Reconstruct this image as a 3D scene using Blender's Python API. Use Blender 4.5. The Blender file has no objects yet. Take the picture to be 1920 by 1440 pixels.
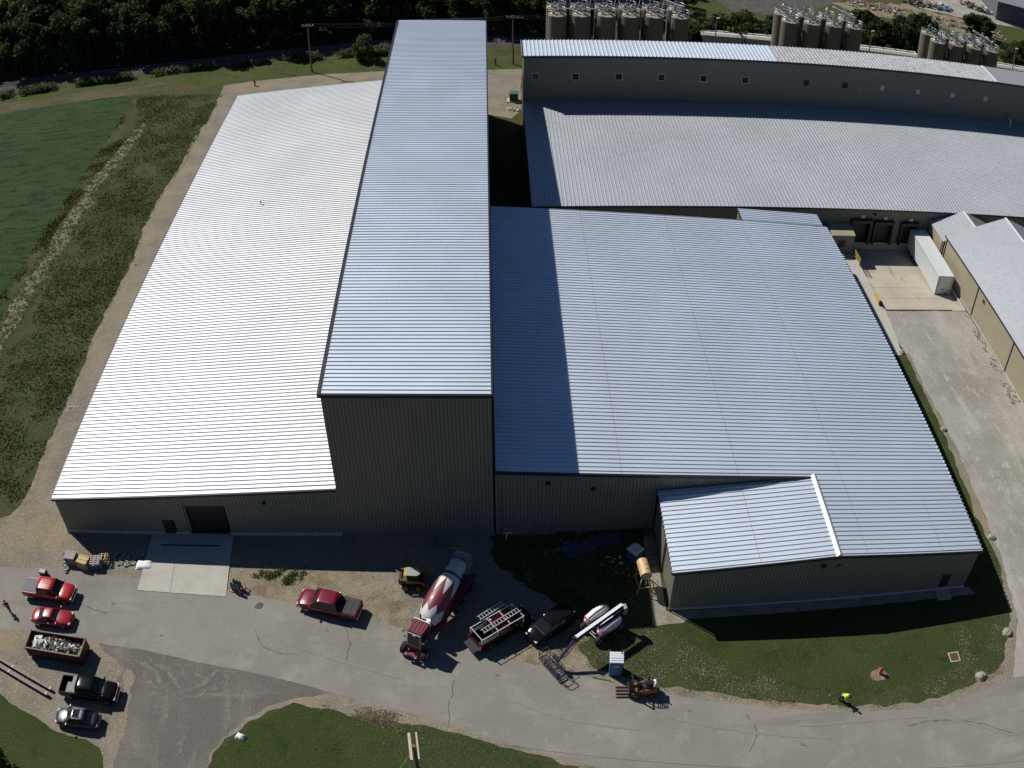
import bpy, bmesh, math, random
from math import sin, cos, pi, radians, hypot, atan2, sqrt, atan
from mathutils import Vector, Matrix, noise
from mathutils.geometry import tessellate_polygon
random.seed(7)
SC = bpy.context.scene
COL = SC.collection

# ------------------------------------------------------------------ camera (real barrel-distorting drone lens)
CX, CY, CZ = 0.0439, -63.8407, 71.5597
YAW, PITCH, ROLL, FPX, K1, K2 = -0.0247814, -0.6925276, -0.0039252, 1868.5618, -0.3410952, 0.0818131
F0 = Vector((-sin(YAW)*cos(PITCH), cos(YAW)*cos(PITCH), sin(PITCH)))
R0 = Vector((cos(YAW), sin(YAW), 0)); U0 = R0.cross(F0)
RV = R0*cos(ROLL) + U0*sin(ROLL); UV = U0*cos(ROLL) - R0*sin(ROLL)
cd = bpy.data.cameras.new("camera"); cam = bpy.data.objects.new("camera", cd); COL.objects.link(cam)
SC.camera = cam
cam.matrix_world = Matrix(((RV.x, UV.x, -F0.x, CX), (RV.y, UV.y, -F0.y, CY), (RV.z, UV.z, -F0.z, CZ), (0, 0, 0, 1)))
cd.sensor_width = 36; cd.sensor_fit = 'HORIZONTAL'; cd.clip_end = 2000; cd.clip_start = 0.5
cd.type = 'PANO'
cc = cd.cycles if hasattr(cd, 'cycles') else cd
cc.panorama_type = 'FISHEYE_LENS_POLYNOMIAL'
cc.fisheye_fov = radians(120)
cc.fisheye_polynomial_k0 = 0.0
cc.fisheye_polynomial_k1 = -2.83488619e-02
cc.fisheye_polynomial_k2 = -6.85560785e-05
cc.fisheye_polynomial_k3 = 7.22858887e-06
cc.fisheye_polynomial_k4 = -2.84102148e-07

# ------------------------------------------------------------------ sky and sun
SUNV = Vector((-0.80, 0.66, 1.0)).normalized()
W = bpy.data.worlds.new("World"); SC.world = W; W.use_nodes = True
wn = W.node_tree; bg = wn.nodes["Background"]
sky = wn.nodes.new("ShaderNodeTexSky"); sky.sky_type = 'NISHITA'; sky.sun_disc = False
sky.sun_elevation = math.asin(SUNV.z); sky.sun_rotation = atan2(SUNV.x, SUNV.y)
sky.air_density = 0.8; sky.dust_density = 0.2; sky.ozone_density = 7.0
wn.links.new(sky.outputs[0], bg.inputs[0]); bg.inputs[1].default_value = 0.05
sd = bpy.data.lights.new("sun", 'SUN'); sd.energy = 5.0; sd.angle = radians(0.5); sd.color = (1, 0.95, 0.87)
so = bpy.data.objects.new("sun", sd); COL.objects.link(so)
so.rotation_euler = SUNV.to_track_quat('Z', 'Y').to_euler(); so.location = (-60, 60, 80)
SC.view_settings.view_transform = 'Standard'; SC.view_settings.look = 'None'
SC.view_settings.exposure = 0.0; SC.view_settings.gamma = 1
SC.cycles.max_bounces = 6; SC.cycles.diffuse_bounces = 2; SC.cycles.glossy_bounces = 3
SC.cycles.sample_clamp_indirect = 4

# ------------------------------------------------------------------ a survey helper: picture measurement -> ground point
def ray(x, y):
    X, Y = (x-960)/FPX, (720-y)/FPX; rr = hypot(X, Y); t = rr
    for _ in range(40): t = rr/(1+K1*t*t+K2*t**4)
    s = t/rr if rr > 0 else 1
    return RV*(X*s) + UV*(Y*s) + F0
def G(x, y, z=0.0):
    d = ray(x, y); t = (z-CZ)/d.z
    return Vector((CX+d.x*t, CY+d.y*t, z))
def GY(x, y, Y):
    d = ray(x, y); t = (Y-CY)/d.y
    return Vector((CX+d.x*t, Y, CZ+d.z*t))

# ------------------------------------------------------------------ materials
MATS = {}
def M(name, col, rough=0.6, metal=0.0, var=0.0, scale=1.0, bump=0.0, coat=0.0, col2=None, spec=0.5, detail=4, coord='Object'):
    if name in MATS: return MATS[name]
    m = bpy.data.materials.new(name); m.use_nodes = True; nt = m.node_tree; b = nt.nodes["Principled BSDF"]
    b.inputs['Roughness'].default_value = rough; b.inputs['Metallic'].default_value = metal
    b.inputs['Specular IOR Level'].default_value = spec
    if coat: b.inputs['Coat Weight'].default_value = coat; b.inputs['Coat Roughness'].default_value = 0.08
    c = (*col, 1)
    if var or col2 or bump:
        tc = nt.nodes.new("ShaderNodeTexCoord"); nz = nt.nodes.new("ShaderNodeTexNoise")
        nz.inputs['Scale'].default_value = scale; nz.inputs['Detail'].default_value = detail
        nt.links.new(tc.outputs['Object'], nz.inputs['Vector'])
        if var or col2:
            r = nt.nodes.new("ShaderNodeValToRGB")
            a = col2 if col2 else tuple(v*(1-var) for v in col); z = col if col2 else tuple(min(1, v*(1+var)) for v in col)
            r.color_ramp.elements[0].position = 0.3; r.color_ramp.elements[1].position = 0.7
            r.color_ramp.elements[0].color = (*a, 1); r.color_ramp.elements[1].color = (*z, 1)
            nt.links.new(nz.outputs['Fac'], r.inputs[0]); nt.links.new(r.outputs[0], b.inputs['Base Color'])
        else: b.inputs['Base Color'].default_value = c
        if bump:
            bp = nt.nodes.new("ShaderNodeBump"); bp.inputs['Strength'].default_value = bump; bp.inputs['Distance'].default_value = 0.05
            nt.links.new(nz.outputs['Fac'], bp.inputs['Height']); nt.links.new(bp.outputs[0], b.inputs['Normal'])
    else: b.inputs['Base Color'].default_value = c
    MATS[name] = m; return m

def groundmat(name, layers, rough=0.95, bump=0.6, bscale=6.0):
    """layers: (color, noise scale, lo, hi, stretch, rotation, kind) mixed one over another by world-space noise"""
    m = bpy.data.materials.new(name); m.use_nodes = True; nt = m.node_tree; b = nt.nodes["Principled BSDF"]
    b.inputs['Roughness'].default_value = rough; b.inputs['Specular IOR Level'].default_value = 0.15
    geo = nt.nodes.new("ShaderNodeNewGeometry")
    prev = None
    for i, L in enumerate(layers):
        if len(L) == 1: L = (L[0], 1, 0, 1)
        col, sc, lo, hi = L[:4]; stretch = L[4] if len(L) > 4 else (1, 1); rot = L[5] if len(L) > 5 else 0; kind = L[6] if len(L) > 6 else 'n'
        if prev is None:
            rgb = nt.nodes.new("ShaderNodeRGB"); rgb.outputs[0].default_value = (*col, 1); prev = rgb.outputs[0]; continue
        mp = nt.nodes.new("ShaderNodeMapping"); mp.inputs['Scale'].default_value = (stretch[0], stretch[1], 1); mp.inputs['Rotation'].default_value = (0, 0, rot)
        mp.inputs['Location'].default_value = (i*13.7, i*7.3, 0)
        nt.links.new(geo.outputs['Position'], mp.inputs['Vector'])
        if kind == 'v':
            n = nt.nodes.new("ShaderNodeTexVoronoi"); n.inputs['Scale'].default_value = sc; out = n.outputs['Distance']
        else:
            n = nt.nodes.new("ShaderNodeTexNoise"); n.inputs['Scale'].default_value = sc; n.inputs['Detail'].default_value = 6; n.inputs['Roughness'].default_value = 0.65; out = n.outputs['Fac']
        nt.links.new(mp.outputs[0], n.inputs['Vector'])
        r = nt.nodes.new("ShaderNodeMapRange"); r.inputs['From Min'].default_value = lo; r.inputs['From Max'].default_value = hi
        nt.links.new(out, r.inputs['Value'])
        mx = nt.nodes.new("ShaderNodeMix"); mx.data_type = 'RGBA'
        nt.links.new(r.outputs[0], mx.inputs['Factor']); nt.links.new(prev, mx.inputs['A']); mx.inputs['B'].default_value = (*col, 1)
        prev = mx.outputs['Result']
    nt.links.new(prev, b.inputs['Base Color'])
    if bump:
        n = nt.nodes.new("ShaderNodeTexNoise"); n.inputs['Scale'].default_value = bscale; n.inputs['Detail'].default_value = 5
        nt.links.new(geo.outputs['Position'], n.inputs['Vector'])
        bp = nt.nodes.new("ShaderNodeBump"); bp.inputs['Strength'].default_value = bump; bp.inputs['Distance'].default_value = 0.12
        nt.links.new(n.outputs['Fac'], bp.inputs['Height']); nt.links.new(bp.outputs[0], b.inputs['Normal'])
    MATS[name] = m; return m

GRAVEL = groundmat("gravel", [((.23, .205, .16),), ((.17, .155, .125), .25, .42, .62), ((.27, .215, .13), .12, .5, .68), ((.3, .28, .24), 2.5, .5, .75), ((.09, .08, .065), 4.5, .56, .74), ((.34, .31, .26), 5, .62, .78)], bump=.8)
DRIVEM = groundmat("dark_gravel", [((.13, .121, .112),), ((.17, .158, .14), .15, .45, .65), ((.24, .215, .17), .5, .56, .75, (1, .22), radians(35)), ((.22, .2, .16), .6, .58, .72, (.2, 1), radians(10)), ((.07, .062, .055), 4, .55, .75), ((.25, .23, .2), 5, .63, .8)], bump=.7)
ASPH = groundmat("asphalt", [((.245, .232, .208),), ((.205, .196, .178), .09, .42, .62), ((.29, .27, .235), .3, .52, .72), ((.185, .176, .162), .5, .56, .7, (.12, 1), radians(-8)), ((.31, .295, .265), 1.2, .6, .74), ((.16, .15, .138), 6, .52, .8)], bump=.25, bscale=10)
YARDM = groundmat("worn_asphalt", [((.32, .305, .275),), ((.26, .245, .215), .12, .45, .6), ((.38, .365, .335), .35, .52, .68, (1, .25), radians(-12)), ((.4, .39, .365), .9, .56, .68, (1, .5), .3), ((.12, .11, .1), 3, .56, .76), ((.28, .27, .24), 4, .64, .8)], bump=.6)
LAWN = groundmat("lawn_grass", [((.036, .054, .014),), ((.048, .062, .02), .12, .45, .65), ((.022, .04, .009), .4, .52, .7), ((.07, .078, .03), 2.0, .55, .75), ((.016, .03, .008), 5, .55, .7)], bump=1.0, bscale=5)
DRYLAWN = groundmat("dry_lawn_grass", [((.04, .056, .018),), ((.056, .064, .025), .2, .45, .65), ((.024, .038, .012), .6, .52, .7), ((.11, .1, .06), 2.2, .62, .7, (1, 1), 0), ((.2, .18, .12), 4.2, .6, .68, (1, 2), .4), ((.016, .03, .008), 5, .57, .7)], bump=1.0, bscale=5)
DIRT = groundmat("dry_soil", [((.25, .215, .155),), ((.17, .14, .095), .3, .42, .62), ((.3, .26, .185), .9, .5, .7), ((.06, .062, .028), 1.6, .6, .72), ((.1, .085, .06), 3.5, .56, .7)], bump=1.0)
ROUGH = groundmat("rough_grass", [((.06, .062, .022),), ((.09, .08, .035), .08, .42, .6), ((.035, .05, .014), .25, .5, .66), ((.02, .03, .009), 1.5, .52, .7), ((.13, .105, .055), 2.5, .6, .74)], bump=1.0, bscale=3)
MOWN = groundmat("mown_grass", [((.05, .068, .018),), ((.07, .08, .025), .1, .45, .62), ((.035, .052, .013), .5, .52, .7), ((.1, .095, .045), 1.2, .6, .74), ((.02, .03, .009), 4, .57, .72)], bump=.9, bscale=4)
DRYBAND = groundmat("dry_stubble", [((.105, .09, .055),), ((.065, .07, .03), .15, .42, .6), ((.05, .06, .022), .5, .48, .62, (.3, 1), .1), ((.15, .125, .085), 2, .58, .72), ((.05, .04, .02), 4, .58, .7)], bump=.9, bscale=4)
CROP = groundmat("soybean_crop", [((.03, .056, .018),), ((.02, .042, .014), .05, .42, .6), ((.034, .062, .02), .35, .48, .62, (.1, 1), radians(25)), ((.01, .022, .008), .8, .5, .62, (.25, 1), radians(25)), ((.045, .075, .028), 1.5, .55, .66), ((.008, .016, .006), 2.4, .54, .66)], bump=1.0, bscale=2)
BANK = groundmat("weed_bank", [((.05, .06, .026),), ((.066, .068, .034), .12, .42, .6), ((.032, .05, .018), .4, .46, .6), ((.1, .095, .045), 1.2, .58, .72), ((.02, .024, .012), 2.5, .54, .7), ((.12, .11, .07), 4, .6, .74)], bump=1.0, bscale=2)
PALESOIL = groundmat("pale_soil", [((.21, .19, .145),), ((.05, .056, .026), .8, .48, .56), ((.07, .07, .04), 2.2, .5, .62), ((.28, .26, .2), 1.5, .58, .72), ((.12, .11, .08), 4, .55, .7)], bump=1.0)
BALLAST = groundmat("ballast", [((.1, .092, .085),), ((.07, .064, .06), .5, .42, .62), ((.18, .17, .16), 5, .55, .72)], bump=.8)
CONC = groundmat("concrete", [((.42, .41, .37),), ((.36, .35, .31), .3, .45, .65), ((.3, .29, .26), 1.5, .58, .76), ((.46, .45, .41), 5, .6, .8)], bump=.1, rough=.85)
PADC = groundmat("pad_concrete", [((.41, .375, .31),), ((.35, .32, .265), .3, .45, .65), ((.45, .37, .25), .25, .58, .72, (1, .2), 0), ((.26, .24, .2), .5, .62, .7, (1, .2), .15), ((.48, .43, .34), 5, .6, .8)], bump=.1, rough=.85)
STONEM = groundmat("apron_gravel", [((.3, .28, .22),), ((.22, .2, .16), .6, .45, .62), ((.12, .11, .09), 6, .52, .7), ((.42, .4, .33), 7, .6, .74)], bump=.8, bscale=9)

def roofmat(name, col, rough, metal=0.85, blotch=0.0, panel=None):
    m = bpy.data.materials.new(name); m.use_nodes = True; nt = m.node_tree; b = nt.nodes["Principled BSDF"]
    b.inputs['Metallic'].default_value = metal
    geo = nt.nodes.new("ShaderNodeNewGeometry")
    n = nt.nodes.new("ShaderNodeTexNoise"); n.inputs['Scale'].default_value = .12; n.inputs['Detail'].default_value = 5
    nt.links.new(geo.outputs['Position'], n.inputs['Vector'])
    n2 = nt.nodes.new("ShaderNodeTexNoise"); n2.inputs['Scale'].default_value = 1.4; n2.inputs['Detail'].default_value = 4
    nt.links.new(geo.outputs['Position'], n2.inputs['Vector'])
    r = nt.nodes.new("ShaderNodeValToRGB")
    r.color_ramp.elements[0].position = .35; r.color_ramp.elements[1].position = .65
    r.color_ramp.elements[0].color = (*[c*.97 for c in col], 1); r.color_ramp.elements[1].color = (*[min(1, c*1.04) for c in col], 1)
    nt.links.new(n.outputs['Fac'], r.inputs[0])
    mx = nt.nodes.new("ShaderNodeMix"); mx.data_type = 'RGBA'
    rr = nt.nodes.new("ShaderNodeMapRange"); rr.inputs['From Min'].default_value = .5; rr.inputs['From Max'].default_value = .75
    rr.inputs['To Max'].default_value = .04+blotch
    nt.links.new(n2.outputs['Fac'], rr.inputs['Value']); nt.links.new(rr.outputs[0], mx.inputs['Factor'])
    nt.links.new(r.outputs[0], mx.inputs['A']); mx.inputs['B'].default_value = (*[c*.6 for c in col], 1)
    nt.links.new(mx.outputs['Result'], b.inputs['Base Color'])
    r2 = nt.nodes.new("ShaderNodeMapRange"); r2.inputs['To Min'].default_value = rough-.015; r2.inputs['To Max'].default_value = rough+.015
    nt.links.new(n.outputs['Fac'], r2.inputs['Value']); nt.links.new(r2.outputs[0], b.inputs['Roughness'])
    MATS[name] = m; return m
ROOF = roofmat("galvalume_roof", (.66, .73, .82), .5, .5)
ROOFW = roofmat("sun_glare_galvalume_roof", (.84, .86, .88), .55, .2)  # same metal as ROOF; sun glare on the left wing put into a paler base
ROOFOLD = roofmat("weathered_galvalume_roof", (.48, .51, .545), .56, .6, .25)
ROOFMOT = roofmat("mottled_galvalume_roof", (.55, .57, .58), .55, .6, .9)
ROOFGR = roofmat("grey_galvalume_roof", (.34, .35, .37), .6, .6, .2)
WALL = M("beige_siding", (.2, .19, .15), .55, var=.06, scale=.5)
WALLG = M("tan_siding", (.31, .28, .195), .6, var=.05, scale=.4)
TRIM = M("dark_trim", (.02, .012, .026), .45)
STEELW = M("white_steel", (.75, .75, .74), .45, var=.04, scale=2)
DARKD = M("dark_door", (.022, .014, .014), .5)
GLASS = M("dark_glass", (.012, .016, .016), .06, spec=.6)
TYRE = M("tyre_rubber", (.014, .014, .014), .85)
RIM = M("alloy_rim", (.45, .45, .46), .3, .9)
CHROME = M("chrome", (.7, .7, .7), .15, 1)
BLACKP = M("black_plastic", (.015, .015, .017), .5)
STEEL = M("grey_steel", (.3, .31, .32), .45, .7, var=.1, scale=3)
ALU = M("aluminium", (.72, .73, .75), .35, .6)
ALUD = M('dull_aluminium', (.3, .32, .34), .45, .5)
WOOD = M("pale_wood", (.42, .31, .17), .8, var=.2, scale=6)
GREYWOOD = M("grey_wood", (.3, .28, .25), .85, var=.2, scale=6)
RUST = M("rust_steel", (.13, .075, .07), .7, var=.2, scale=3)
YELL = M("yellow_paint", (.5, .34, .08), .45, var=.08, scale=3)
LAMPG = M("clear_lens", (.6, .6, .58), .15)
REDL = M("red_lens", (.35, .01, .01), .2)
POLEW = M("pole_wood", (.16, .125, .09), .9, var=.25, scale=4)
WIRE = M("wire_metal", (.12, .12, .12), .5, .6)
BLUEP = M("blue_plastic", (.02, .11, .24), .45, var=.08, scale=4)

# ------------------------------------------------------------------ mesh builder
class MB:
    def __init__(s): s.v = []; s.f = []
    def add(s, vs, fs, mat=None):
        o = len(s.v)
        for v in vs:
            v = Vector(v); s.v.append(mat @ v if mat else v)
        for f in fs: s.f.append([o+i for i in f])
        return s
    def box(s, c, d, mat=None, rz=0, ry=0, rx=0):
        hx, hy, hz = d[0]/2, d[1]/2, d[2]/2
        m = Matrix.Translation(c) @ Matrix.Rotation(rz, 4, 'Z') @ Matrix.Rotation(ry, 4, 'Y') @ Matrix.Rotation(rx, 4, 'X')
        if mat: m = mat @ m
        return s.add([(-hx,-hy,-hz),(hx,-hy,-hz),(hx,hy,-hz),(-hx,hy,-hz),(-hx,-hy,hz),(hx,-hy,hz),(hx,hy,hz),(-hx,hy,hz)],
                     [(0,3,2,1),(4,5,6,7),(0,1,5,4),(1,2,6,5),(2,3,7,6),(3,0,4,7)], m)
    def b2(s, a, b): return s.box(((a[0]+b[0])/2, (a[1]+b[1])/2, (a[2]+b[2])/2), (abs(b[0]-a[0]), abs(b[1]-a[1]), abs(b[2]-a[2])))
    def hexa(s, p): return s.add(p, [(0,3,2,1),(4,5,6,7),(0,1,5,4),(1,2,6,5),(2,3,7,6),(3,0,4,7)])
    def bar(s, a, b, w, h=None):
        a, b = Vector(a), Vector(b); d = b-a; L = d.length
        if L < 1e-6: return s
        q = d.to_track_quat('X', 'Z').to_matrix().to_4x4(); q.translation = (a+b)/2
        return s.box((0, 0, 0), (L, w, h or w), q)
    def cyl(s, a, b, r0, r1=None, n=12, caps=True):
        a, b = Vector(a), Vector(b); r1 = r0 if r1 is None else r1
        q = (b-a).to_track_quat('Z', 'Y').to_matrix().to_4x4(); L = (b-a).length; q.translation = a
        vs = [(r0*cos(2*pi*i/n), r0*sin(2*pi*i/n), 0) for i in range(n)] + [(r1*cos(2*pi*i/n), r1*sin(2*pi*i/n), L) for i in range(n)]
        fs = [(i, (i+1) % n, n+(i+1) % n, n+i) for i in range(n)]
        if caps: fs += [tuple(range(n-1, -1, -1)), tuple(range(n, 2*n))]
        return s.add(vs, fs, q)
    def tube(s, pts, r, n=6):
        for a, b in zip(pts, pts[1:]): s.cyl(a, b, r, n=n)
        return s
    def lathe(s, prof, n=20, mat=None):   # prof (r, z)
        vs = []; fs = []
        for r, z in prof: vs += [(r*cos(2*pi*i/n), r*sin(2*pi*i/n), z) for i in range(n)]
        for k in range(len(prof)-1):
            for i in range(n): fs.append((k*n+i, k*n+(i+1) % n, (k+1)*n+(i+1) % n, (k+1)*n+i))
        fs.append(tuple(range(n-1, -1, -1))); fs.append(tuple((len(prof)-1)*n+i for i in range(n)))
        return s.add(vs, fs, mat)
    def prism(s, poly, y0, y1):  # poly in (x, z)
        n = len(poly)
        vs = [(x, y0, z) for x, z in poly] + [(x, y1, z) for x, z in poly]
        fs = [tuple(range(n)), tuple(range(2*n-1, n-1, -1))] + [(i, n+i, n+(i+1) % n, (i+1) % n) for i in range(n)]
        return s.add(vs, fs)
    def loft(s, st, r=0.12, crown=0.03, m=3):  # stations (x, halfwidth, z0, z1)
        rings = []
        for x, w, z0, z1 in st:
            rr = min(r, w*.6, (z1-z0)*.45)
            h = [(w*.96, z0), (w, z0+(z1-z0)*.45)]
            for k in range(m+1):
                a = (pi/2)*k/m; h.append((w-rr+rr*cos(a), z1-rr+rr*sin(a)))
            h.append((w*.45, z1+crown)); 
            ring = [(x, y, z) for y, z in h] + [(x, -y, z) for y, z in reversed(h)]
            rings.append(ring)
        n = len(rings[0]); vs = [p for g in rings for p in g]; fs = []
        for k in range(len(rings)-1):
            for i in range(n):
                j = (i+1) % n; fs.append((k*n+i, k*n+j, (k+1)*n+j, (k+1)*n+i))
        fs.append(tuple(range(n-1, -1, -1))); fs.append(tuple((len(rings)-1)*n+i for i in range(n)))
        return s.add(vs, fs)
    def build(s, name, mat, parent=None, smooth=False, bevel=0, fixn=True):
        me = bpy.data.meshes.new(name); me.from_pydata([tuple(v) for v in s.v], [], s.f)
        if fixn and len(s.f) < 20000:
            bm = bmesh.new(); bm.from_mesh(me); bmesh.ops.recalc_face_normals(bm, faces=bm.faces); bm.to_mesh(me); bm.free()
        me.materials.append(mat)
        if smooth: me.polygons.foreach_set('use_smooth', [True]*len(me.polygons))
        o = bpy.data.objects.new(name, me); COL.objects.link(o)
        if parent: o.parent = parent
        if bevel:
            b = o.modifiers.new("bevel", 'BEVEL'); b.width = bevel; b.segments = 2; b.limit_method = 'ANGLE'
        if smooth == 'angle':
            pass
        return o

def tag(o, label=None, cat=None, group=None, kind=None):
    if label: o['label'] = label
    if cat: o['category'] = cat
    if group: o['group'] = group
    if kind: o['kind'] = kind
    return o
def thing(name, label, cat, loc=(0, 0, 0), rz=0, group=None):
    o = bpy.data.objects.new(name, None); COL.objects.link(o); o.location = loc; o.rotation_euler = (0, 0, rz)
    o.empty_display_size = .3
    return tag(o, label, cat, group)
def struct(o): o['kind'] = 'structure'; return o
def clone(src, loc, rz=0, label=None, group=None, sc=None):
    def rec(o, par):
        c = o.copy(); COL.objects.link(c); c.parent = par
        for ch in o.children: rec(ch, c)
        return c
    r = rec(src, None); r.location = loc; r.rotation_euler = (0, 0, rz)
    if label: r['label'] = label
    if group: r['group'] = group
    if sc: r.scale = sc
    return r

# ------------------------------------------------------------------ ground sheets
def fbm(x, y, k=1.0):
    return noise.noise(Vector((x*k, y*k, 3.1))) + .5*noise.noise(Vector((x*k*2.3, y*k*2.3, 7.7))) + .3*noise.noise(Vector((x*k*5.7, y*k*5.7, 1.7)))
def outline(pts, jit, step=.35):
    out = []; n = len(pts)
    for i in range(n):
        a, b = pts[i], pts[(i+1) % n]; d = Vector((b[0]-a[0], b[1]-a[1])); L = d.length
        far = max(1.0, hypot(a[0]-CX, a[1]-CY)/90)
        k = max(1, int(L/(step*far))) if jit else 1
        nx, ny = (-d.y/L, d.x/L) if L else (0, 0)
        for j in range(k):
            t = j/k; x, y = a[0]+d.x*t, a[1]+d.y*t; q = fbm(x, y, .55)*jit if jit else 0
            out.append((x+nx*q, y+ny*q))
    return out
def sheet(name, pts, z, mat, jit=0.25, step=.35, world=False):
    P = [tuple(p)[:2] if world else tuple(G(*p))[:2] for p in pts]
    o2 = outline(P, jit, step)
    tri = tessellate_polygon([[Vector((x, y, 0)) for x, y in o2]])
    me = bpy.data.meshes.new(name)
    fs = []
    for t in tri:
        a, b, c = (Vector(o2[i]) for i in t)
        fs.append(t if (b-a).cross(c-a) > 0 else (t[0], t[2], t[1]))
    me.from_pydata([(x, y, z) for x, y in o2], [], fs); me.materials.append(mat)
    o = bpy.data.objects.new(name, me); COL.objects.link(o); return struct(o)

# pit of the loading dock
PX0, PX1, PY0, PY1 = 51.2, 63.55, 36.2, 52.93
g = MB()
BIG = 420
for a, b, c, d in ((-BIG, PX0, -BIG, BIG), (PX1, BIG, -BIG, BIG), (PX0, PX1, -BIG, PY0), (PX0, PX1, PY1, BIG)):
    g.add([(a, c, -.02), (b, c, -.02), (b, d, -.02), (a, d, -.02)], [(0, 1, 2, 3)])
struct(g.build('ground', ROUGH, fixn=False))

def Z(n): return -.02 + .004*n
sheet('field', [(-260, 420), (0, 213), (100, 197), (195, 183), (253, 180), (247, 193), (217, 240), (167, 317), (133, 367), (83, 433), (50, 497), (0, 563), (-400, 1000)], Z(1), CROP, .8)
sheet('dry_grass', [(-260, 340), (0, 194), (100, 180), (200, 165), (300, 153), (340, 158), (300, 172), (253, 180), (195, 183), (100, 197), (0, 213), (-260, 420)], Z(2), DRYBAND, .8)
sheet('grass', [(-300, 270), (0, 168), (60, 162), (130, 152), (200, 145), (300, 136), (380, 128), (500, 116), (600, 109), (700, 106), (740, 104), (930, 106), (990, 104), (990, 133), (915, 133), (725, 137), (600, 143), (480, 155), (430, 164), (340, 158), (300, 153), (200, 165), (100, 180), (0, 194), (-260, 340)], Z(3), MOWN, .9)
sheet('weedy_slope', [(253, 181), (310, 172), (420, 178), (383, 233), (363, 260), (340, 310), (300, 367), (273, 420), (249, 490), (214, 556), (175, 633), (156, 688), (132, 742), (105, 800), (78, 859), (50, 933), (35, 960), (0, 975), (-120, 1000), (-90, 700), (0, 563), (50, 497), (83, 433), (133, 367), (167, 317), (217, 240), (247, 193)], Z(2)+.002, BANK, .5)
sheet('bare_soil_strip', [(266, 232), (277, 235), (246, 275), (218, 308), (178, 362), (146, 416), (116, 468), (86, 515), (52, 566), (24, 618), (0, 652), (-40, 690), (-40, 655), (0, 618), (18, 580), (50, 525), (84, 478), (116, 424), (153, 365), (196, 308), (230, 270)], Z(4), PALESOIL, 1.3)
sheet('gravel_yard', [(420, 160), (480, 152), (600, 140), (725, 133), (915, 131), (978, 129), (977, 206), (960, 222), (914, 214), (914, 300), (925, 960), (1235, 985), (1240, 1130), (1150, 1250), (1100, 1275), (900, 1240), (560, 1160), (200, 1195), (330, 1240), (300, 1340), (560, 1330), (400, 1420), (390, 1480), (190, 1480), (-30, 1500), (-160, 1200), (-60, 985), (0, 982), (38, 958), (52, 930), (80, 859), (108, 800), (135, 742), (158, 688), (178, 633), (217, 556), (252, 490), (277, 420), (304, 367), (345, 310), (368, 260), (388, 233), (405, 195)], Z(5), GRAVEL, .22)
# sandy edge of the path beside the weeds
sheet('sandy_verge', [(383, 233), (363, 260), (340, 310), (300, 367), (273, 420), (249, 490), (214, 556), (175, 633), (156, 688), (132, 742), (105, 800), (78, 859), (50, 933), (20, 965), (-60, 985), (-60, 1010), (30, 975), (62, 930), (88, 860), (113, 802), (138, 744), (160, 690), (179, 635), (218, 557), (252, 491), (277, 421), (303, 368), (343, 311), (366, 261), (387, 234)], Z(6), DIRT, .4)
sheet('sand_patch', [(470, 1062), (560, 1068), (640, 1070), (700, 1080), (740, 1105), (760, 1140), (775, 1178), (740, 1178), (690, 1160), (560, 1133), (473, 1113), (440, 1085)], Z(6), DIRT, .5)
sheet('bare_soil', [(1010, 1195), (1090, 1170), (1130, 1210), (1120, 1262), (1050, 1255), (985, 1243), (945, 1236), (955, 1210)], Z(6), DIRT, .5)
sheet('dark_soil', [(915, 1003), (1228, 990), (1232, 1060), (1238, 1110), (1180, 1150), (1090, 1160), (1040, 1130), (990, 1100), (930, 1060)], Z(6)+.001, DRYLAWN, .6)
sheet('gravel_drive', [(170, 1197), (267, 1212), (400, 1241), (480, 1256), (587, 1281), (640, 1298), (610, 1318), (550, 1318), (500, 1331), (467, 1354), (420, 1384), (398, 1420), (385, 1500), (215, 1500), (215, 1420), (245, 1330), (250, 1270), (215, 1235)], Z(7), DRIVEM, .55)
sheet('road', [(-60, 1066), (0, 1064), (80, 1066), (150, 1072), (200, 1078), (281, 1088), (418, 1107), (473, 1116), (560, 1134), (640, 1150), (690, 1161), (767, 1181), (860, 1200), (945, 1236), (982, 1243), (1045, 1255), (1100, 1270), (1184, 1288), (1230, 1296), (1350, 1313), (1462, 1326), (1575, 1332), (1687, 1330), (1762, 1321), (1815, 1300), (1860, 1280), (1893, 1272), (1960, 1262), (2100, 1300), (2060, 1560), (1400, 1500), (1110, 1436), (1000, 1406), (880, 1372), (783, 1339), (687, 1318), (587, 1288), (480, 1262), (400, 1247), (267, 1218), (163, 1202), (80, 1186), (0, 1181), (-60, 1180)], Z(8), ASPH, .1)
sheet('service_yard', [(1652, 583), (1812, 584), (1872, 682), (1921, 762), (2100, 1050), (2100, 1300), (1960, 1262), (1893, 1271), (1897, 1215), (1908, 1164), (1893, 1110), (1875, 1035), (1852, 997), (1837, 960), (1800, 870), (1763, 780), (1735, 735), (1710, 684), (1690, 650), (1668, 612)], Z(9), YARDM, .12)
sheet('gravel_verge', [(385, 1500), (392, 1413), (460, 1348), (500, 1326), (550, 1312), (620, 1300), (690, 1318), (783, 1337), (880, 1368), (1000, 1402), (1110, 1432), (1260, 1500)], Z(7)+.001, GRAVEL, .15)
sheet('gravel_verge', [(1085, 1262), (1184, 1290), (1350, 1316), (1575, 1335), (1762, 1325), (1860, 1284), (1900, 1274), (1906, 1160), (1874, 1035), (1804, 865), (1738, 735), (1703, 660), (1690, 690), (1860, 1040), (1880, 1240), (1575, 1305), (1350, 1290), (1100, 1235)], Z(9)+.002, GRAVEL, .2)
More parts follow.
